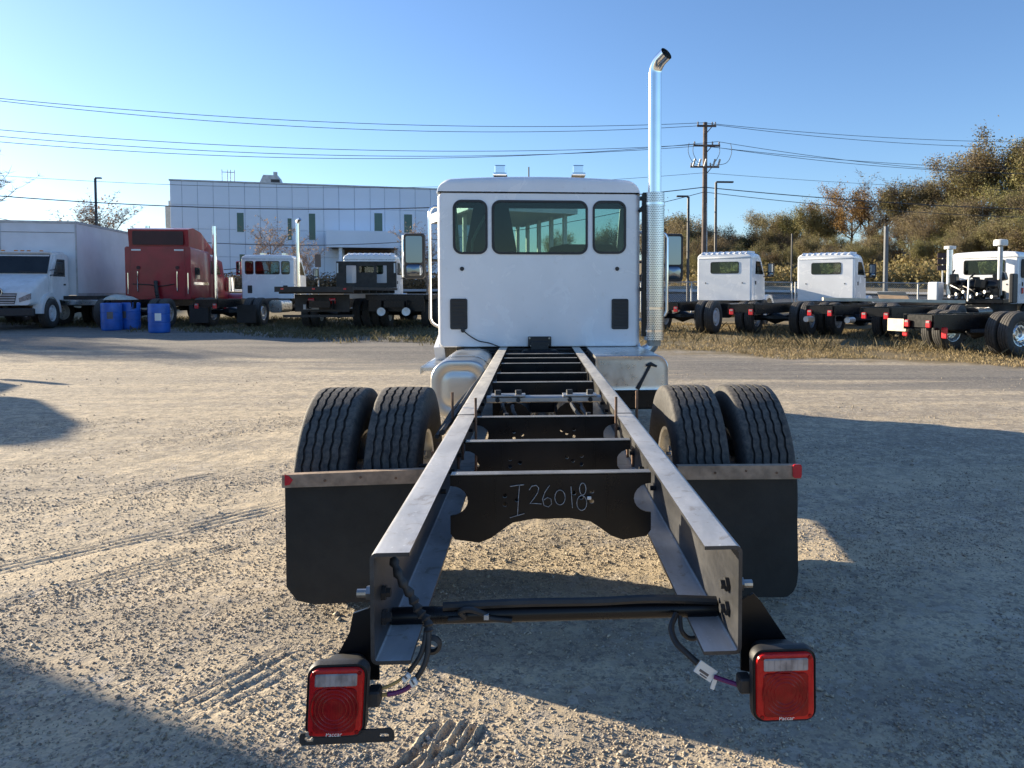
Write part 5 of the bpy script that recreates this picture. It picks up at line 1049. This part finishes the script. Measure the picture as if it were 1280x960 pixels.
# entrance canopy
x0, x1, zz0, zz1 = fu(412), fu(498), fz(455, 312), fz(455, 292)
b = MB(); b.bx(x0, x1, -3.0, -0.02, zz0, zz1); ec = b.build('entrance_canopy', M['facade'], OFF, None)
b = MB(); b.bx(x0+0.3, x1-0.1, -2.6, -0.03, zz0-0.02, zz0-0.003); b.build('soffit', M['brown'], ec); b = MB(); b.bx(x0+1.2, x1-0.3, -0.05, -0.02, 0.3, zz0-0.03); b.build('recess_wall', M['brown'], ec)
b = MB(); b.bx(x0+0.9, x0+1.15, -2.6, -2.35, -1, zz0); b.build('canopy_column', M['facade'], ec)
# rooftop plant and rail, side stair tower
x0, x1 = fu(316), fu(350); b = MB((0, 3, 0)); b.prism([(x0, BH), (x0+0.5, BH+1.15), (x1-0.4, BH+1.15), (x1, BH)], 'y', 0, 2.5); b.bx(x0+1.1, x0+1.8, -0.02, 0.02, BH+0.55, BH+0.8, mi=1); b.bx(x1-0.8, x1-0.5, 0.5, 0.8, BH+1.1, BH+1.5); b.build('roof_unit', [M['galv'], M['trim_black']], OFF)
b = MB((0, 2, 0)); x0, x1 = fu(274), fu(290)
for x in (x0, x0+0.4, x1-0.3, x1): b.cyl((x, 0, BH), (x, 0, BH+1.3), 0.035, n=6)
b.cyl((x0, 0, BH+1.1), (x1, 0, BH+1.1), 0.03, n=6); b.build('roof_railing', M['galv'], OFF)
b = MB(); b.bx(-1.1, -0.02, 3, 6, fz(215, 281)-0.0, fz(215, 252)); b.bx(-0.9, -0.1, 3.2, 5.8, fz(215, 264), fz(215, 250)+0.3); b.build('stair_tower', M['ceil'], OFF)

# open canopy seen through the cab windows
cx_, cy_ = at(722, 300, 40.0).x, 40.0; ang = radians(20)
cg = thing('open_canopy', (cx_, cy_, gz(cx_, cy_)), ang, 'white flat roofed open canopy on slim posts seen through the cab windows', 'canopy')
zb = 5.7-gz(cx_, cy_); b = MB(); b.bx(-6, 0, 0, 0.25, zb, zb+0.55); b.bx(-6, 0, 8.75, 9, zb, zb+0.55); b.bx(-0.25, 0, 0.25, 8.75, zb, zb+0.55); b.bx(-6, -5.75, 0.25, 8.75, zb, zb+0.55); b.build('fascia', M['panel_white'], cg)
b = MB(); b.bx(-5.75, -0.25, 0.25, 8.75, zb+0.05, zb+0.2); b.build('soffit', M['ceil'], cg)
for y in (0.6, 2.6, 4.6, 6.6, 8.5):
    for x in (-0.5, -5.5): b = MB(); b.bx(x-0.1, x+0.1, y-0.1, y+0.1, -0.5, zb+0.05); b.build('post', M['ceil'], cg)

# ------------------------------------------------------------------ poles, wires, fence
def upole(x, y, h, label=None):
    t = thing('utility_pole', place(x, y), 0, label or 'tall wooden utility pole with three crossarms and hanging jumpers', 'utility pole'); z0 = gz(x, y); H = h-z0
    MB().cyl((0, 0, -0.5), (0, 0, H), 0.20, 0.13, n=14).build('pole', M['pole_wood'], t)
    MB().cyl((0.13, -0.16, 1), (0.1, -0.13, H*0.55), 0.035, n=6).build('conduit', M['galv'], t)
    for (dz, a, b_) in ((-0.25, -0.55, 0.65), (-1.45, -0.75, 0.9), (-2.75, -0.95, 0.85)):
        q = MB(); q.box(((a+b_)/2, -0.16, H+dz), (b_-a, 0.09, 0.12)); ca = q.build('crossarm', M['pole_wood'], t)
        q = MB(); q.tube([(0, -0.12, H+dz-0.5), (0.38, -0.16, H+dz-0.05)], 0.03, 5); q.build('brace', M['pole_wood'], ca)
        for x_ in (a+0.06, (a+b_)/2+0.35, b_-0.06):
            q = MB(); q.lathe([(0.0, 0), (0.03, 0.0), (0.06, 0.05), (0.03, 0.09), (0.06, 0.13), (0.02, 0.2), (0, 0.2)], (x_, -0.16, H+dz+0.06), 'z', 8); q.build('insulator', M['porcelain'], ca)
    for x_ in (-0.8, -0.45, -0.1, 0.45, 0.75):
        q = MB(); q.cyl((x_, -0.25, H-2.75), (x_+0.12, -0.3, H-2.3), 0.06, n=8); q.build('fuse_cutout', M['porcelain'], t)
    for (xa, sd) in ((-1.05, 1), (-0.75, 1), (0.8, -1), (1.55, -1)):
        q = MB(); q.tube(spline([(xa, -0.2, H-1.3), (xa-0.05*sd, -0.25, H-1.9), (xa+0.25*sd, -0.25, H-2.5), (xa*0.4, -0.22, H-2.65)], 6), 0.018, 5); q.build('jumper', M['wire'], t)
    return t
PX_, PY_ = at(880.5, 300, 46).x, 46.0
upole(PX_, PY_, at(880, 153, 46).z)
def catenary(a, b, sag, n=28): 
    a, b = Vector(a), Vector(b); return [a.lerp(b, i/n)-Vector((0, 0, 4*sag*(i/n)*(1-i/n))) for i in range(n+1)]
def wire(a, m_, b, sags, label, r=0.016):
    w_ = MB(); pts = catenary(a, m_, sags[0])[:-1]+catenary(m_, b, sags[1]); w_.tube(pts, r, 5); o = w_.build('power_line', M['wire'], None, 60); tag(o, label, 'power line', 'overhead lines crossing the sky'); return o
P46 = lambda u, v: at(u, v, 45.85)
wire(at(-60, 117, 38), P46(879, 153.5), at(1500, 172, 54), (0.75, 0.7), 'topmost overhead line, reaching the very tip of the utility pole')
wire(at(-60, 119, 39), P46(893, 156), at(1500, 176, 55), (1.0, 0.9), 'second overhead line from the top, just under the topmost one')
wire(at(-60, 157, 38), P46(866, 181), at(1500, 205, 54), (0.75, 0.8), 'upper one of the three lines meeting the middle crossarm')
wire(at(-60, 165, 39), P46(880, 182), at(1500, 209, 55), (0.9, 1.0), 'middle one of the three lines meeting the middle crossarm')
wire(at(-60, 172, 40), P46(897, 177), at(1500, 214, 56), (1.05, 1.0), 'lowest of the three lines meeting the middle crossarm')
wire(at(-60, 215, 44), P46(880, 216), at(1500, 240, 58), (0.9, 0.4), 'thin faint line crossing the sky above the flat office roof', r=0.012)
wire(at(-60, 240, 40), P46(880, 234), at(1500, 263, 54), (1.1, 0.5), 'thick cable crossing in front of the office top panels', r=0.028)
wire(at(-60, 262, 44), P46(880, 240), at(1500, 270, 54), (2.6, 0.7), 'low cable sagging in front of the office windows', r=0.02)
def lamp(u, vt, Y, sd, label, v0=370):
    c = at(u, vt, Y); t = thing('street_lamp', place(c.x, Y), 0, label, 'street lamp', 'tall dark lamp poles'); H = c.z-t.location.z
    MB().cyl((0, 0, -0.3), (0, 0, H), 0.09, 0.075, n=10).build('pole', M['pole_metal'], t); MB().bx(0, sd*0.85, -0.1, 0.1, H-0.02, H+0.07, bev=0.02).build('lamp_head', M['pole_metal'], t)
lamp(119, 223, 50, 0.45, 'dark lamp pole rising above the white box truck'); lamp(860.5, 246, 42, -0.8, 'dark lamp pole left of the utility pole, arm pointing left'); lamp(895, 228, 43, 1.2, 'dark lamp pole right of the utility pole, arm pointing right')
def post(name, u, v, Y, r, m, label, cat):
    c = at(u, v, Y); z = gz(c.x, Y); t = MB(); t.cyl((0, 0, -0.5), (0, 0, c.z-z), r, r*0.9, n=10); o = t.build(name, m, None); o.location = (c.x, Y, z); tag(o, label, cat); return o
post('steel_post', 1108, 283, 52, 0.17, M['post_grey'], 'thick grey post standing before the hillside trees behind second cab', 'post'); post('steel_post', 990, 292, 50, 0.06, M['pole_metal'], 'thin dark post before the hillside trees between the two white cabs', 'post')
c = at(1178, 350, 42); t = thing('road_sign', place(c.x, 42), 0, 'dark red slatted sign on a thin post left of the machinery truck', 'sign'); H = at(1178, 322, 42).z-t.location.z; MB().cyl((0, 0, -0.3), (0, 0, H+0.2), 0.04).build('post', M['galv'], t)
for k in range(3): MB().bx(-0.35, 0.35, -0.08, -0.05, H-0.75+k*0.36, H-0.45+k*0.36).build('slat', M['red_dark'], t)
c = at(398, 340, 45); t = thing('road_sign', place(c.x, 45), 0, 'grey brown back of a road sign before the office building', 'sign'); H = at(398, 318, 45).z-t.location.z; MB().cyl((0, 0, -0.3), (0, 0, H), 0.04).build('post', M['galv'], t); MB().bx(-0.17, 0.17, -0.07, -0.045, at(398, 334, 45).z-t.location.z, H).build('sign_panel', M['sign_back'], t)
# chain link fence: posts, rails and woven wire
def fence(p0, p1, label):
    p0, p1 = Vector((*p0, 0)), Vector((*p1, 0)); L = (p1-p0).length; a = atan2(p1.y-p0.y, p1.x-p0.x); z0 = gz(p0.x, p0.y); t = thing('chain_link_fence', (p0.x, p0.y, z0), a, label, 'fence', 'chain link fence along the road')
    n = max(1, round(L/3.0)); zf = lambda x: gz(p0.x+(p1.x-p0.x)*x/L, p0.y+(p1.y-p0.y)*x/L)-z0
    for i in range(n+1): x = L*i/n; MB().cyl((x, 0, zf(x)-0.3), (x, 0, zf(x)+1.68), 0.045, n=8).build('fence_post', M['galv'], t)
    b = MB(); b.tube([(L*i/n, 0, zf(L*i/n)+1.65) for i in range(n+1)], 0.035, 6); b.build('top_rail', M['galv'], t)
    co = []; lp = []; s_ = 0.11; hgt = 1.6; k0 = int(L/s_)+int(hgt/s_)
    for k in range(-int(hgt/s_), int(L/s_)+1):
        for d in (1, -1):
            xa = k*s_ if d > 0 else k*s_+hgt; xb = xa+d*hgt; za, zb_ = 0.03, hgt
            if xa < 0 or xa > L:
                f = ((0 if xa < 0 else L)-xa)/(xb-xa); 
                if f < 0 or f > 1: continue
                xa, za = xa+(xb-xa)*f, 0.03+(hgt-0.03)*f
            if xb < 0 or xb > L:
                f = ((0 if xb < 0 else L)-xa)/(xb-xa+1e-9)
                if f < 0 or f > 1: continue
                zb_ = za+(zb_-za)*f; xb = xa+(xb-xa)*f
            w_ = 0.006; i0 = len(co); y = 0.008*d
            co += [(xa-w_, y, za+zf(xa)), (xa+w_, y, za+zf(xa)), (xb+w_, y, zb_+zf(xb)), (xb-w_, y, zb_+zf(xb))]; lp += [i0, i0+1, i0+2, i0+3]
    me = raw_mesh('woven_wire', np.array(co), np.array(lp), 4, False); me.materials.append(M['galv']); tag(link('woven_wire', me, t), kind='stuff')
fence((3.0, 40.5), (14.0, 40.0), 'chain link fence behind the first white cab truck'); fence((14.2, 40.0), (30, 37.2), 'chain link fence with bright posts before the hillside road')

# ------------------------------------------------------------------ trees
def tree_meshes(seed, h, spread, nleaf, leafsize, lm, bm_, bare=0.0, base_h=0.25, twig=1.6):
    r = random.Random(seed); rng = np.random.default_rng(seed); mb = MB(); tips = []; twigs = []
    def branch(p, d, L, rad, lvl):
        n = 4; pts = [p]; rs = [rad]
        for i in range(n):
            d = (d+Vector((r.gauss(0, .16), r.gauss(0, .16), r.gauss(0.06, .12)))).normalized(); p = p+d*(L/n); pts.append(p); rs.append(rad*(1-0.6*(i+1)/n))
            if lvl >= 2: tips.append(p.copy())
        mb.tube(pts, rs, 6 if lvl == 0 else (5 if lvl == 1 else 3), caps=False)
        if lvl < 3:
            for k in range((5, 4, 3)[lvl]+(1 if r.random() < .5 else 0)):
                t = r.uniform(0.3 if lvl == 0 else 0.2, 1.0); i = min(n-1, int(t*n)); q = pts[i].lerp(pts[i+1], t*n-i)
                a = r.uniform(0, 2*pi); up = r.uniform(0.15, 0.8); nd_ = (Vector((cos(a)*spread, sin(a)*spread, up))+d*0.5).normalized(); branch(q, nd_, L*r.uniform(0.45, 0.72), rs[i]*0.55, lvl+1)
    nst = r.choice([1, 1, 2])
    for s_ in range(nst): branch(Vector((r.uniform(-.2, .2), r.uniform(-.2, .2), -0.3)), Vector((r.uniform(-.15, .15), r.uniform(-.15, .15), 1)), h*0.62, h*0.018+0.03, 0)
    zmax = max(t.z for t in tips); sc = h/zmax*0.96
    for v in mb.bm.verts: v.co *= sc
    T = np.array([[t.x*sc, t.y*sc, t.z*sc] for t in tips]); trunk = mb.mesh('trunk', bm_, 60)
    # fine twigs
    nt_ = int(len(T)*3*twig); idx = rng.integers(0, len(T), nt_); a = T[idx]; d = rng.normal(0, 1, (nt_, 3)); d[:, 2] = np.abs(d[:, 2])*0.8; d /= np.linalg.norm(d, axis=1)[:, None]; b = a+d*rng.uniform(0.25, 0.75, (nt_, 1))*h*0.09
    sd = np.cross(d, rng.normal(0, 1, (nt_, 3))); sd /= np.linalg.norm(sd, axis=1)[:, None]; sd *= 0.0016*h
    co = np.stack([a-sd, a+sd, b], 1).reshape(-1, 3); tw = raw_mesh('twigs', co, np.arange(len(co)), 3, False); tw.materials.append(bm_)
    # leaf clumps
    crown = None
    if nleaf:
        keep = rng.random(len(T)) > bare; C_ = T[keep]; C_ = C_[C_[:, 2] > h*base_h*0.6]; idx = rng.integers(0, len(C_), nleaf); c = C_[idx]+rng.normal(0, h*0.035, (nleaf, 3)); dens = rng.random(len(C_))[idx]; c = c[rng.random(nleaf) < 0.35+0.65*dens]; m_ = len(c)
        n_ = rng.normal(0, 1, (m_, 3)); n_ /= np.linalg.norm(n_, axis=1)[:, None]; u = np.cross(n_, rng.normal(0, 1, (m_, 3))); u /= np.linalg.norm(u, axis=1)[:, None]; v = np.cross(n_, u); s_ = leafsize*rng.uniform(.5, 1.3, (m_, 1))
        co = np.stack([c-u*s_, c+v*s_*0.5, c+u*s_, c-v*s_*0.5], 1).reshape(-1, 3); crown = raw_mesh('crown', co, np.arange(len(co)), 4, False); crown.materials.append(lm)
    return trunk, tw, crown
def plant_tree(kind, meshes, x, y, s, rz, label, group, dz=0):
    t = thing(kind, (x, y, gz(x, y)+dz), rz, label, 'tree', group); t.scale = (s, s, s*random.uniform(.92, 1.08))
    tr = link('trunk', meshes[0], t); link('twigs', meshes[1], tr)
    if meshes[2]: link('crown', meshes[2], t)
    return t
KIND = [('olive_tree', tree_meshes(11, 9, 1.0, 12825, 0.086, M['leaf_olive'], M['bark'], .05), 'leafy olive green tree in the woods on the right hillside'),
        ('leafy_tree', tree_meshes(12, 9, 0.9, 10125, 0.086, M['leaf_olive'], M['bark'], .2), 'thinning olive tree with dark limbs on the right hillside'),
        ('brown_tree', tree_meshes(13, 9, 1.0, 10800, 0.082, M['leaf_brown'], M['bark'], .15), 'brown autumn tree in the woods on the right hillside'),
        ('brown_tree', tree_meshes(14, 9, 0.85, 7020, 0.078, M['leaf_brown'], M['bark'], .35), 'half bare brown tree on the right hillside'),
        ('orange_tree', tree_meshes(15, 8, 1.0, 10125, 0.082, M['leaf_orange'], M['bark'], .1), 'orange tinted autumn tree in the hillside woods'),
        ('bare_tree', tree_meshes(16, 9, 0.9, 350, .11, M['leaf_brown'], M['bark'], .6, twig=2.0), 'bare grey branched tree among the hillside woods'),
        ('dark_tree', tree_meshes(17, 8, 1.0, 9450, 0.090, M['leaf_dark'], M['bark'], .2), 'dark green rounded tree in the distant treeline')]
rt = random.Random(21)
MARKS = [(836, 'behind the main white cab'), (866, 'beside the chrome exhaust stack'), (892, 'behind the utility pole'), (945, 'above the first white cab'), (1005, 'between the two white cabs'), (1078, 'above the second white cab'), (1130, 'around the grey steel post'), (1182, 'over the pale timber and plywood'), (1250, 'above the machinery truck'), (1283, 'at the very right edge'), (9999, 'beyond the right edge')]
LOOK = ['leafy olive green tree', 'thinning dark limbed olive tree', 'brown autumn tree', 'half bare brown tree', 'orange tinted autumn tree', 'bare grey branched tree', 'dark green rounded tree']
def hill_tree(u, vtop, Y, k, rank):
    c = at(u, vtop, Y); g = gz(c.x, Y); h = c.z-g
    if h < 1.5: return
    kk = KIND[k]; hh = 8 if k in (4, 6) else 9; lb = LOOK[k].replace('dark limbed ', '')+' '+rank+' '+[m for q, m in MARKS if u < q][0]
    plant_tree(kk[0], kk[1], c.x, Y, h/hh, rt.uniform(0, 6.3), lb, 'hillside trees: '+lb)
# skyline rank (tops follow the ridge in the picture), then lower ranks in front
sky_ = [(700, 300), (735, 300), (770, 295), (800, 285), (822, 282), (842, 268), (850, 276), (868, 285), (885, 290), (905, 300), (922, 288), (940, 284), (955, 276), (972, 272), (985, 276), (1003, 268), (1018, 262), (1035, 262), (1052, 256), (1068, 246), (1085, 240), (1102, 226), (1122, 236), (1138, 226), (1150, 222), (1168, 226), (1182, 214), (1198, 205), (1212, 196), (1228, 186), (1245, 180), (1262, 172), (1280, 166), (1300, 160), (1330, 155), (1370, 150)]
for i, (u, v) in enumerate(sky_):
    Y = np.interp(u, [700, 840, 950, 1100, 1280, 1400], [120, 112, 104, 90, 76, 70])+rt.uniform(-3, 3)
    k = rt.choice([0, 1, 2, 2, 3, 1, 0]); v -= np.interp(u, [800, 1000, 1280], [15, 12, 8])
    if 1050 <= u <= 1090: k = 4
    if u in (1102, 1122): k = 5
    if 915 < u < 945: k = 6
    if u in (905, 985): k = 5
    hill_tree(u, v, Y, k, 'on the skyline')
for i in range(56):
    u = rt.uniform(835, 1340); v = np.interp(u, [830, 950, 1100, 1280, 1350], [300, 292, 270, 215, 200])+rt.uniform(0, 26); Y = np.interp(u, [840, 950, 1100, 1280, 1400], [98, 92, 80, 68, 62])+rt.uniform(-4, 4); hill_tree(u, v, Y, rt.choice([0, 0, 1, 2, 3, 2, 4 if u < 1150 else 1]), 'halfway down the slope')
for i in range(48):
    u = rt.uniform(840, 1340); v = np.interp(u, [830, 950, 1100, 1280, 1350], [318, 308, 300, 262, 250])+rt.uniform(-6, 18); Y = np.interp(u, [840, 950, 1100, 1280, 1400], [80, 76, 68, 60, 55])+rt.uniform(-3, 3); hill_tree(u, v, Y, rt.choice([0, 1, 0, 2, 3]), 'at the foot of the slope')
for i in range(26):
    u = rt.uniform(825, 1030); hill_tree(u, np.interp(u, [825, 900, 1000, 1030], [276, 286, 276, 268])+rt.uniform(-6, 12), rt.uniform(98, 116), rt.choice([0, 1, 2, 2, 3, 6]), 'far back in the treeline')
# left side trees
wh = thing('shadow_shed', (-52, 44, gz(-45, 44)-0.3), radians(6), 'metal shed added out of view at left to cast the lane shadow', 'building')  # unseen building added to throw the long shadow over the lane
b = MB(); b.bx(-9, 9, -9, 11, 0, 8.0); b.build('wall', M['panel_white'], wh, None); b = MB(); b.prism([(-9.3, 7.9), (0, 9.0), (9.3, 7.9), (9.3, 8.05), (0, 9.2), (-9.3, 8.05)], 'y', -9.3, 11.3); b.build('roof', M['galv'], wh, None)
for i in range(7):
    MB().bx(9.01, 9.06, -7+i*2.5, -5.6+i*2.5, 3.2, 4.6).build('window', M['glass_dark'], wh)
for i in range(9): plant_tree('dark_tree', KIND[6][1], -40.5+rt.uniform(-1, 1), 33.5+i*1.7, 1.36+rt.uniform(-.1, .1), rt.uniform(0, 6), 'dark green tree added out of view to dapple the lane shadow', 'added shadow trees')  # unseen row added to soften and streak the lane shadow
bl = tree_meshes(31, 9, 1.1, 0, .1, M['leaf_brown'], M['bark_pale'], twig=2.2)
c = at(-75, 185, 40); plant_tree('bare_tree', bl, c.x, 40, (c.z-gz(c.x, 40))/9, 1.0, 'bare pale branches reaching in at the far left edge above box trucks', None)
rs_ = tree_meshes(32, 8, 0.9, 900, .12, M['leaf_pink'], M['bark_pale'], twig=1.6)
for (u, v, Y, lb_, k) in ((104, 240, 55, 'small tree with sparse russet leaves left of the lamp pole behind the box truck', rs_), (143, 250, 56, 'bare small tree right of the lamp pole behind the box truck', bl), (343, 276, 47, 'slim pink leaved tree before the office building', rs_), (370, 296, 48, 'low pink leaved tree beside the slim one before the office', rs_), (532, 272, 50, 'small russet tree beside the left grab handle of the cab', rs_)):
    c = at(u, v, Y); plant_tree('small_tree', k, c.x, Y, (c.z-gz(c.x, Y))/(8 if k is rs_ else 9), rt.uniform(0, 6), lb_, None)

# ------------------------------------------------------------------ grass, undergrowth, pebbles
def blades(name, m, pts, hmin, hmax, wd, label):
    n = len(pts); z = ground_z(pts[:, 0], pts[:, 1]); p = np.concatenate([pts, z[:, None]-0.01], 1); a = RNG.uniform(0, 2*pi, n); d = np.stack([np.cos(a), np.sin(a), np.zeros(n)], 1)*wd*RNG.uniform(.6, 1.4, (n, 1)); h = RNG.uniform(hmin, hmax, n)*RNG.uniform(0.4, 1, n)
    lean = np.stack([RNG.normal(0, .35, n)*h, RNG.normal(0, .35, n)*h, h], 1); mid = p+lean*0.55+np.array([0, 0, 0.02]); 
    co = np.stack([p-d, p+d, mid+d*0.6, p+lean*[1.25, 1.25, 1]], 1).reshape(-1, 3); co[3::4] += 0
    me = raw_mesh(name, co, np.arange(len(co)), 4, False); me.materials.append(m); return tag(link(name, me), label, 'grass', kind='stuff')
def zone(n, f):
    out = []
    while sum(len(o) for o in out) < n:
        p = np.stack([RNG.uniform(-30, 24, n), RNG.uniform(14, 40, n)], 1); keep = f(p[:, 0], p[:, 1]); out.append(p[keep])
    return np.concatenate(out)[:n]
edge = lambda x, y: y-(20.2-0.553*x)+1.6*vnoise(x*0.9, y*0.9)
patchy = lambda x, y: (vnoise(x*0.7+5, y*0.7)+vnoise(x*2.1, y*2.1)*0.6+0.5) > RNG.random(len(x))*0.9
blades('dry_grass', M['grass_dry'], zone(90000, lambda x, y: (x > 0.5) & (edge(x, y) > 0.2) & (y < 33) & (edge(x, y) < 12) & patchy(x, y)), 0.03, 0.11, 0.005, 'dry straw coloured grass along the right verge under trucks')
blades('verge_grass', M['grass_dull'], zone(25000, lambda x, y: (x < 1) & (x > -26) & (edge(x, y) > -1.5) & (y < 37) & (edge(x, y) < 9) & patchy(x, y)), 0.06, 0.24, 0.011, 'dull tangled grass along the left verge under trucks')
blades('tall_weeds', M['grass_dull'], zone(2500, lambda x, y: (x > 2) & (edge(x, y) > 2.0) & (edge(x, y) < 8) & (y < 30) & patchy(x, y)), 0.2, 0.42, 0.006, 'tall brown weeds standing between the right hand trucks')
def clumps(name, m, centres, n, rad, hgt, size, label, cat):
    c = centres[RNG.integers(0, len(centres), n)]; r = RNG.normal(0, 1, (n, 3)); r /= np.linalg.norm(r, axis=1)[:, None]; r *= RNG.random((n, 1))**0.4
    xy = c+r[:, :2]*rad; z = ground_z(xy[:, 0], xy[:, 1], False)+np.abs(r[:, 2])*hgt*RNG.uniform(0.5, 1, n); p = np.concatenate([xy, z[:, None]], 1)
    u = RNG.normal(0, 1, (n, 3)); u /= np.linalg.norm(u, axis=1)[:, None]; v = np.cross(u, RNG.normal(0, 1, (n, 3))); v /= np.linalg.norm(v, axis=1)[:, None]; s_ = size*RNG.uniform(.5, 1.3, (n, 1))
    co = np.stack([p-u*s_, p+v*s_*.6, p+u*s_, p-v*s_*.6], 1).reshape(-1, 3); me = raw_mesh(name, co, np.arange(len(co)), 4, False); me.materials.append(m); return tag(link(name, me), label, cat, kind='stuff')
us = [(rt.uniform(836, 1330), rt.uniform(0, 1)) for _ in range(150)]; cen = []
for u, t in us: Y = np.interp(u, [840, 950, 1100, 1280, 1400], [66, 62, 56, 52, 49])+t*26; cen.append((at(u, 350, Y).x, Y))
clumps('undergrowth', M['under'], np.array(cen), 60000, 2.2, 2.4, 0.17, 'brushy undergrowth covering the foot of the right hillside', 'undergrowth')
cen = [(at(u, 350, 55).x, 55+rt.uniform(-1, 1)) for u in range(250, 560, 3)]
clumps('dry_hedge', M['bush'], np.array(cen), 14000, 0.8, 1.3, 0.10, 'low dry hedge along the foot of the office building', 'hedge')

def scatter(name, n, x0, x1, y0, y1, s0, s1, label):
    g = (1+sqrt(5))/2; T = np.array([(1, 0, 0), (-1, 0, 0), (0, 1, 0), (0, -1, 0), (0, 0, 1), (0, 0, -1)], float); Fc = np.array([(0, 2, 4), (2, 1, 4), (1, 3, 4), (3, 0, 4), (2, 0, 5), (1, 2, 5), (3, 1, 5), (0, 3, 5)])
    y = y0+(y1-y0)*RNG.random(n)**1.5; x = RNG.uniform(-1, 1, n)*(0.9*y)+0.1*y-0.1
    ca, sa = 0.766, 0.643; along = x*ca+y*sa; acr = -x*sa+y*ca
    k = 0.9*vnoise(along*0.35+3, acr*2.2)+0.7*vnoise(x*1.1, y*1.1)+0.6*vnoise(x*4, y*4)+0.45 > RNG.random(n)*0.9; x, y = x[k], y[k]; n = len(x)
    s_ = s0*(s1/s0)**(RNG.random(n)**2.2); V = T[None]*RNG.uniform(.65, 1.25, (n, 6, 1))*s_[:, None, None]; V[:, :, 2] *= 0.7; a = RNG.uniform(0, 2*pi, n); tl = RNG.normal(0, .4, n)
    c_, d_ = np.cos(a)[:, None], np.sin(a)[:, None]; X = V[:, :, 0]*c_-V[:, :, 1]*d_; Y = V[:, :, 0]*d_+V[:, :, 1]*c_; Z = V[:, :, 2]+X*np.sin(tl)[:, None]
    z = ground_z(x, y); co = np.stack([X+x[:, None], Y+y[:, None], Z+(z+s_*0.3)[:, None]], -1).reshape(-1, 3); lp = (Fc[None]+np.arange(n)[:, None, None]*6).reshape(-1)
    me = raw_mesh(name, co, lp, 3, False); me.materials.append(M['pebble']); return tag(link(name, me), label, 'gravel', kind='stuff')
scatter('gravel', 200000, 0, 0, 1.9, 9.5, 0.0032, 0.0095, 'fine loose gravel strewn over the packed tan lot')
scatter('loose_stones', 3500, 0, 0, 1.9, 14, 0.008, 0.019, 'larger loose stones lying on the gravel lot')
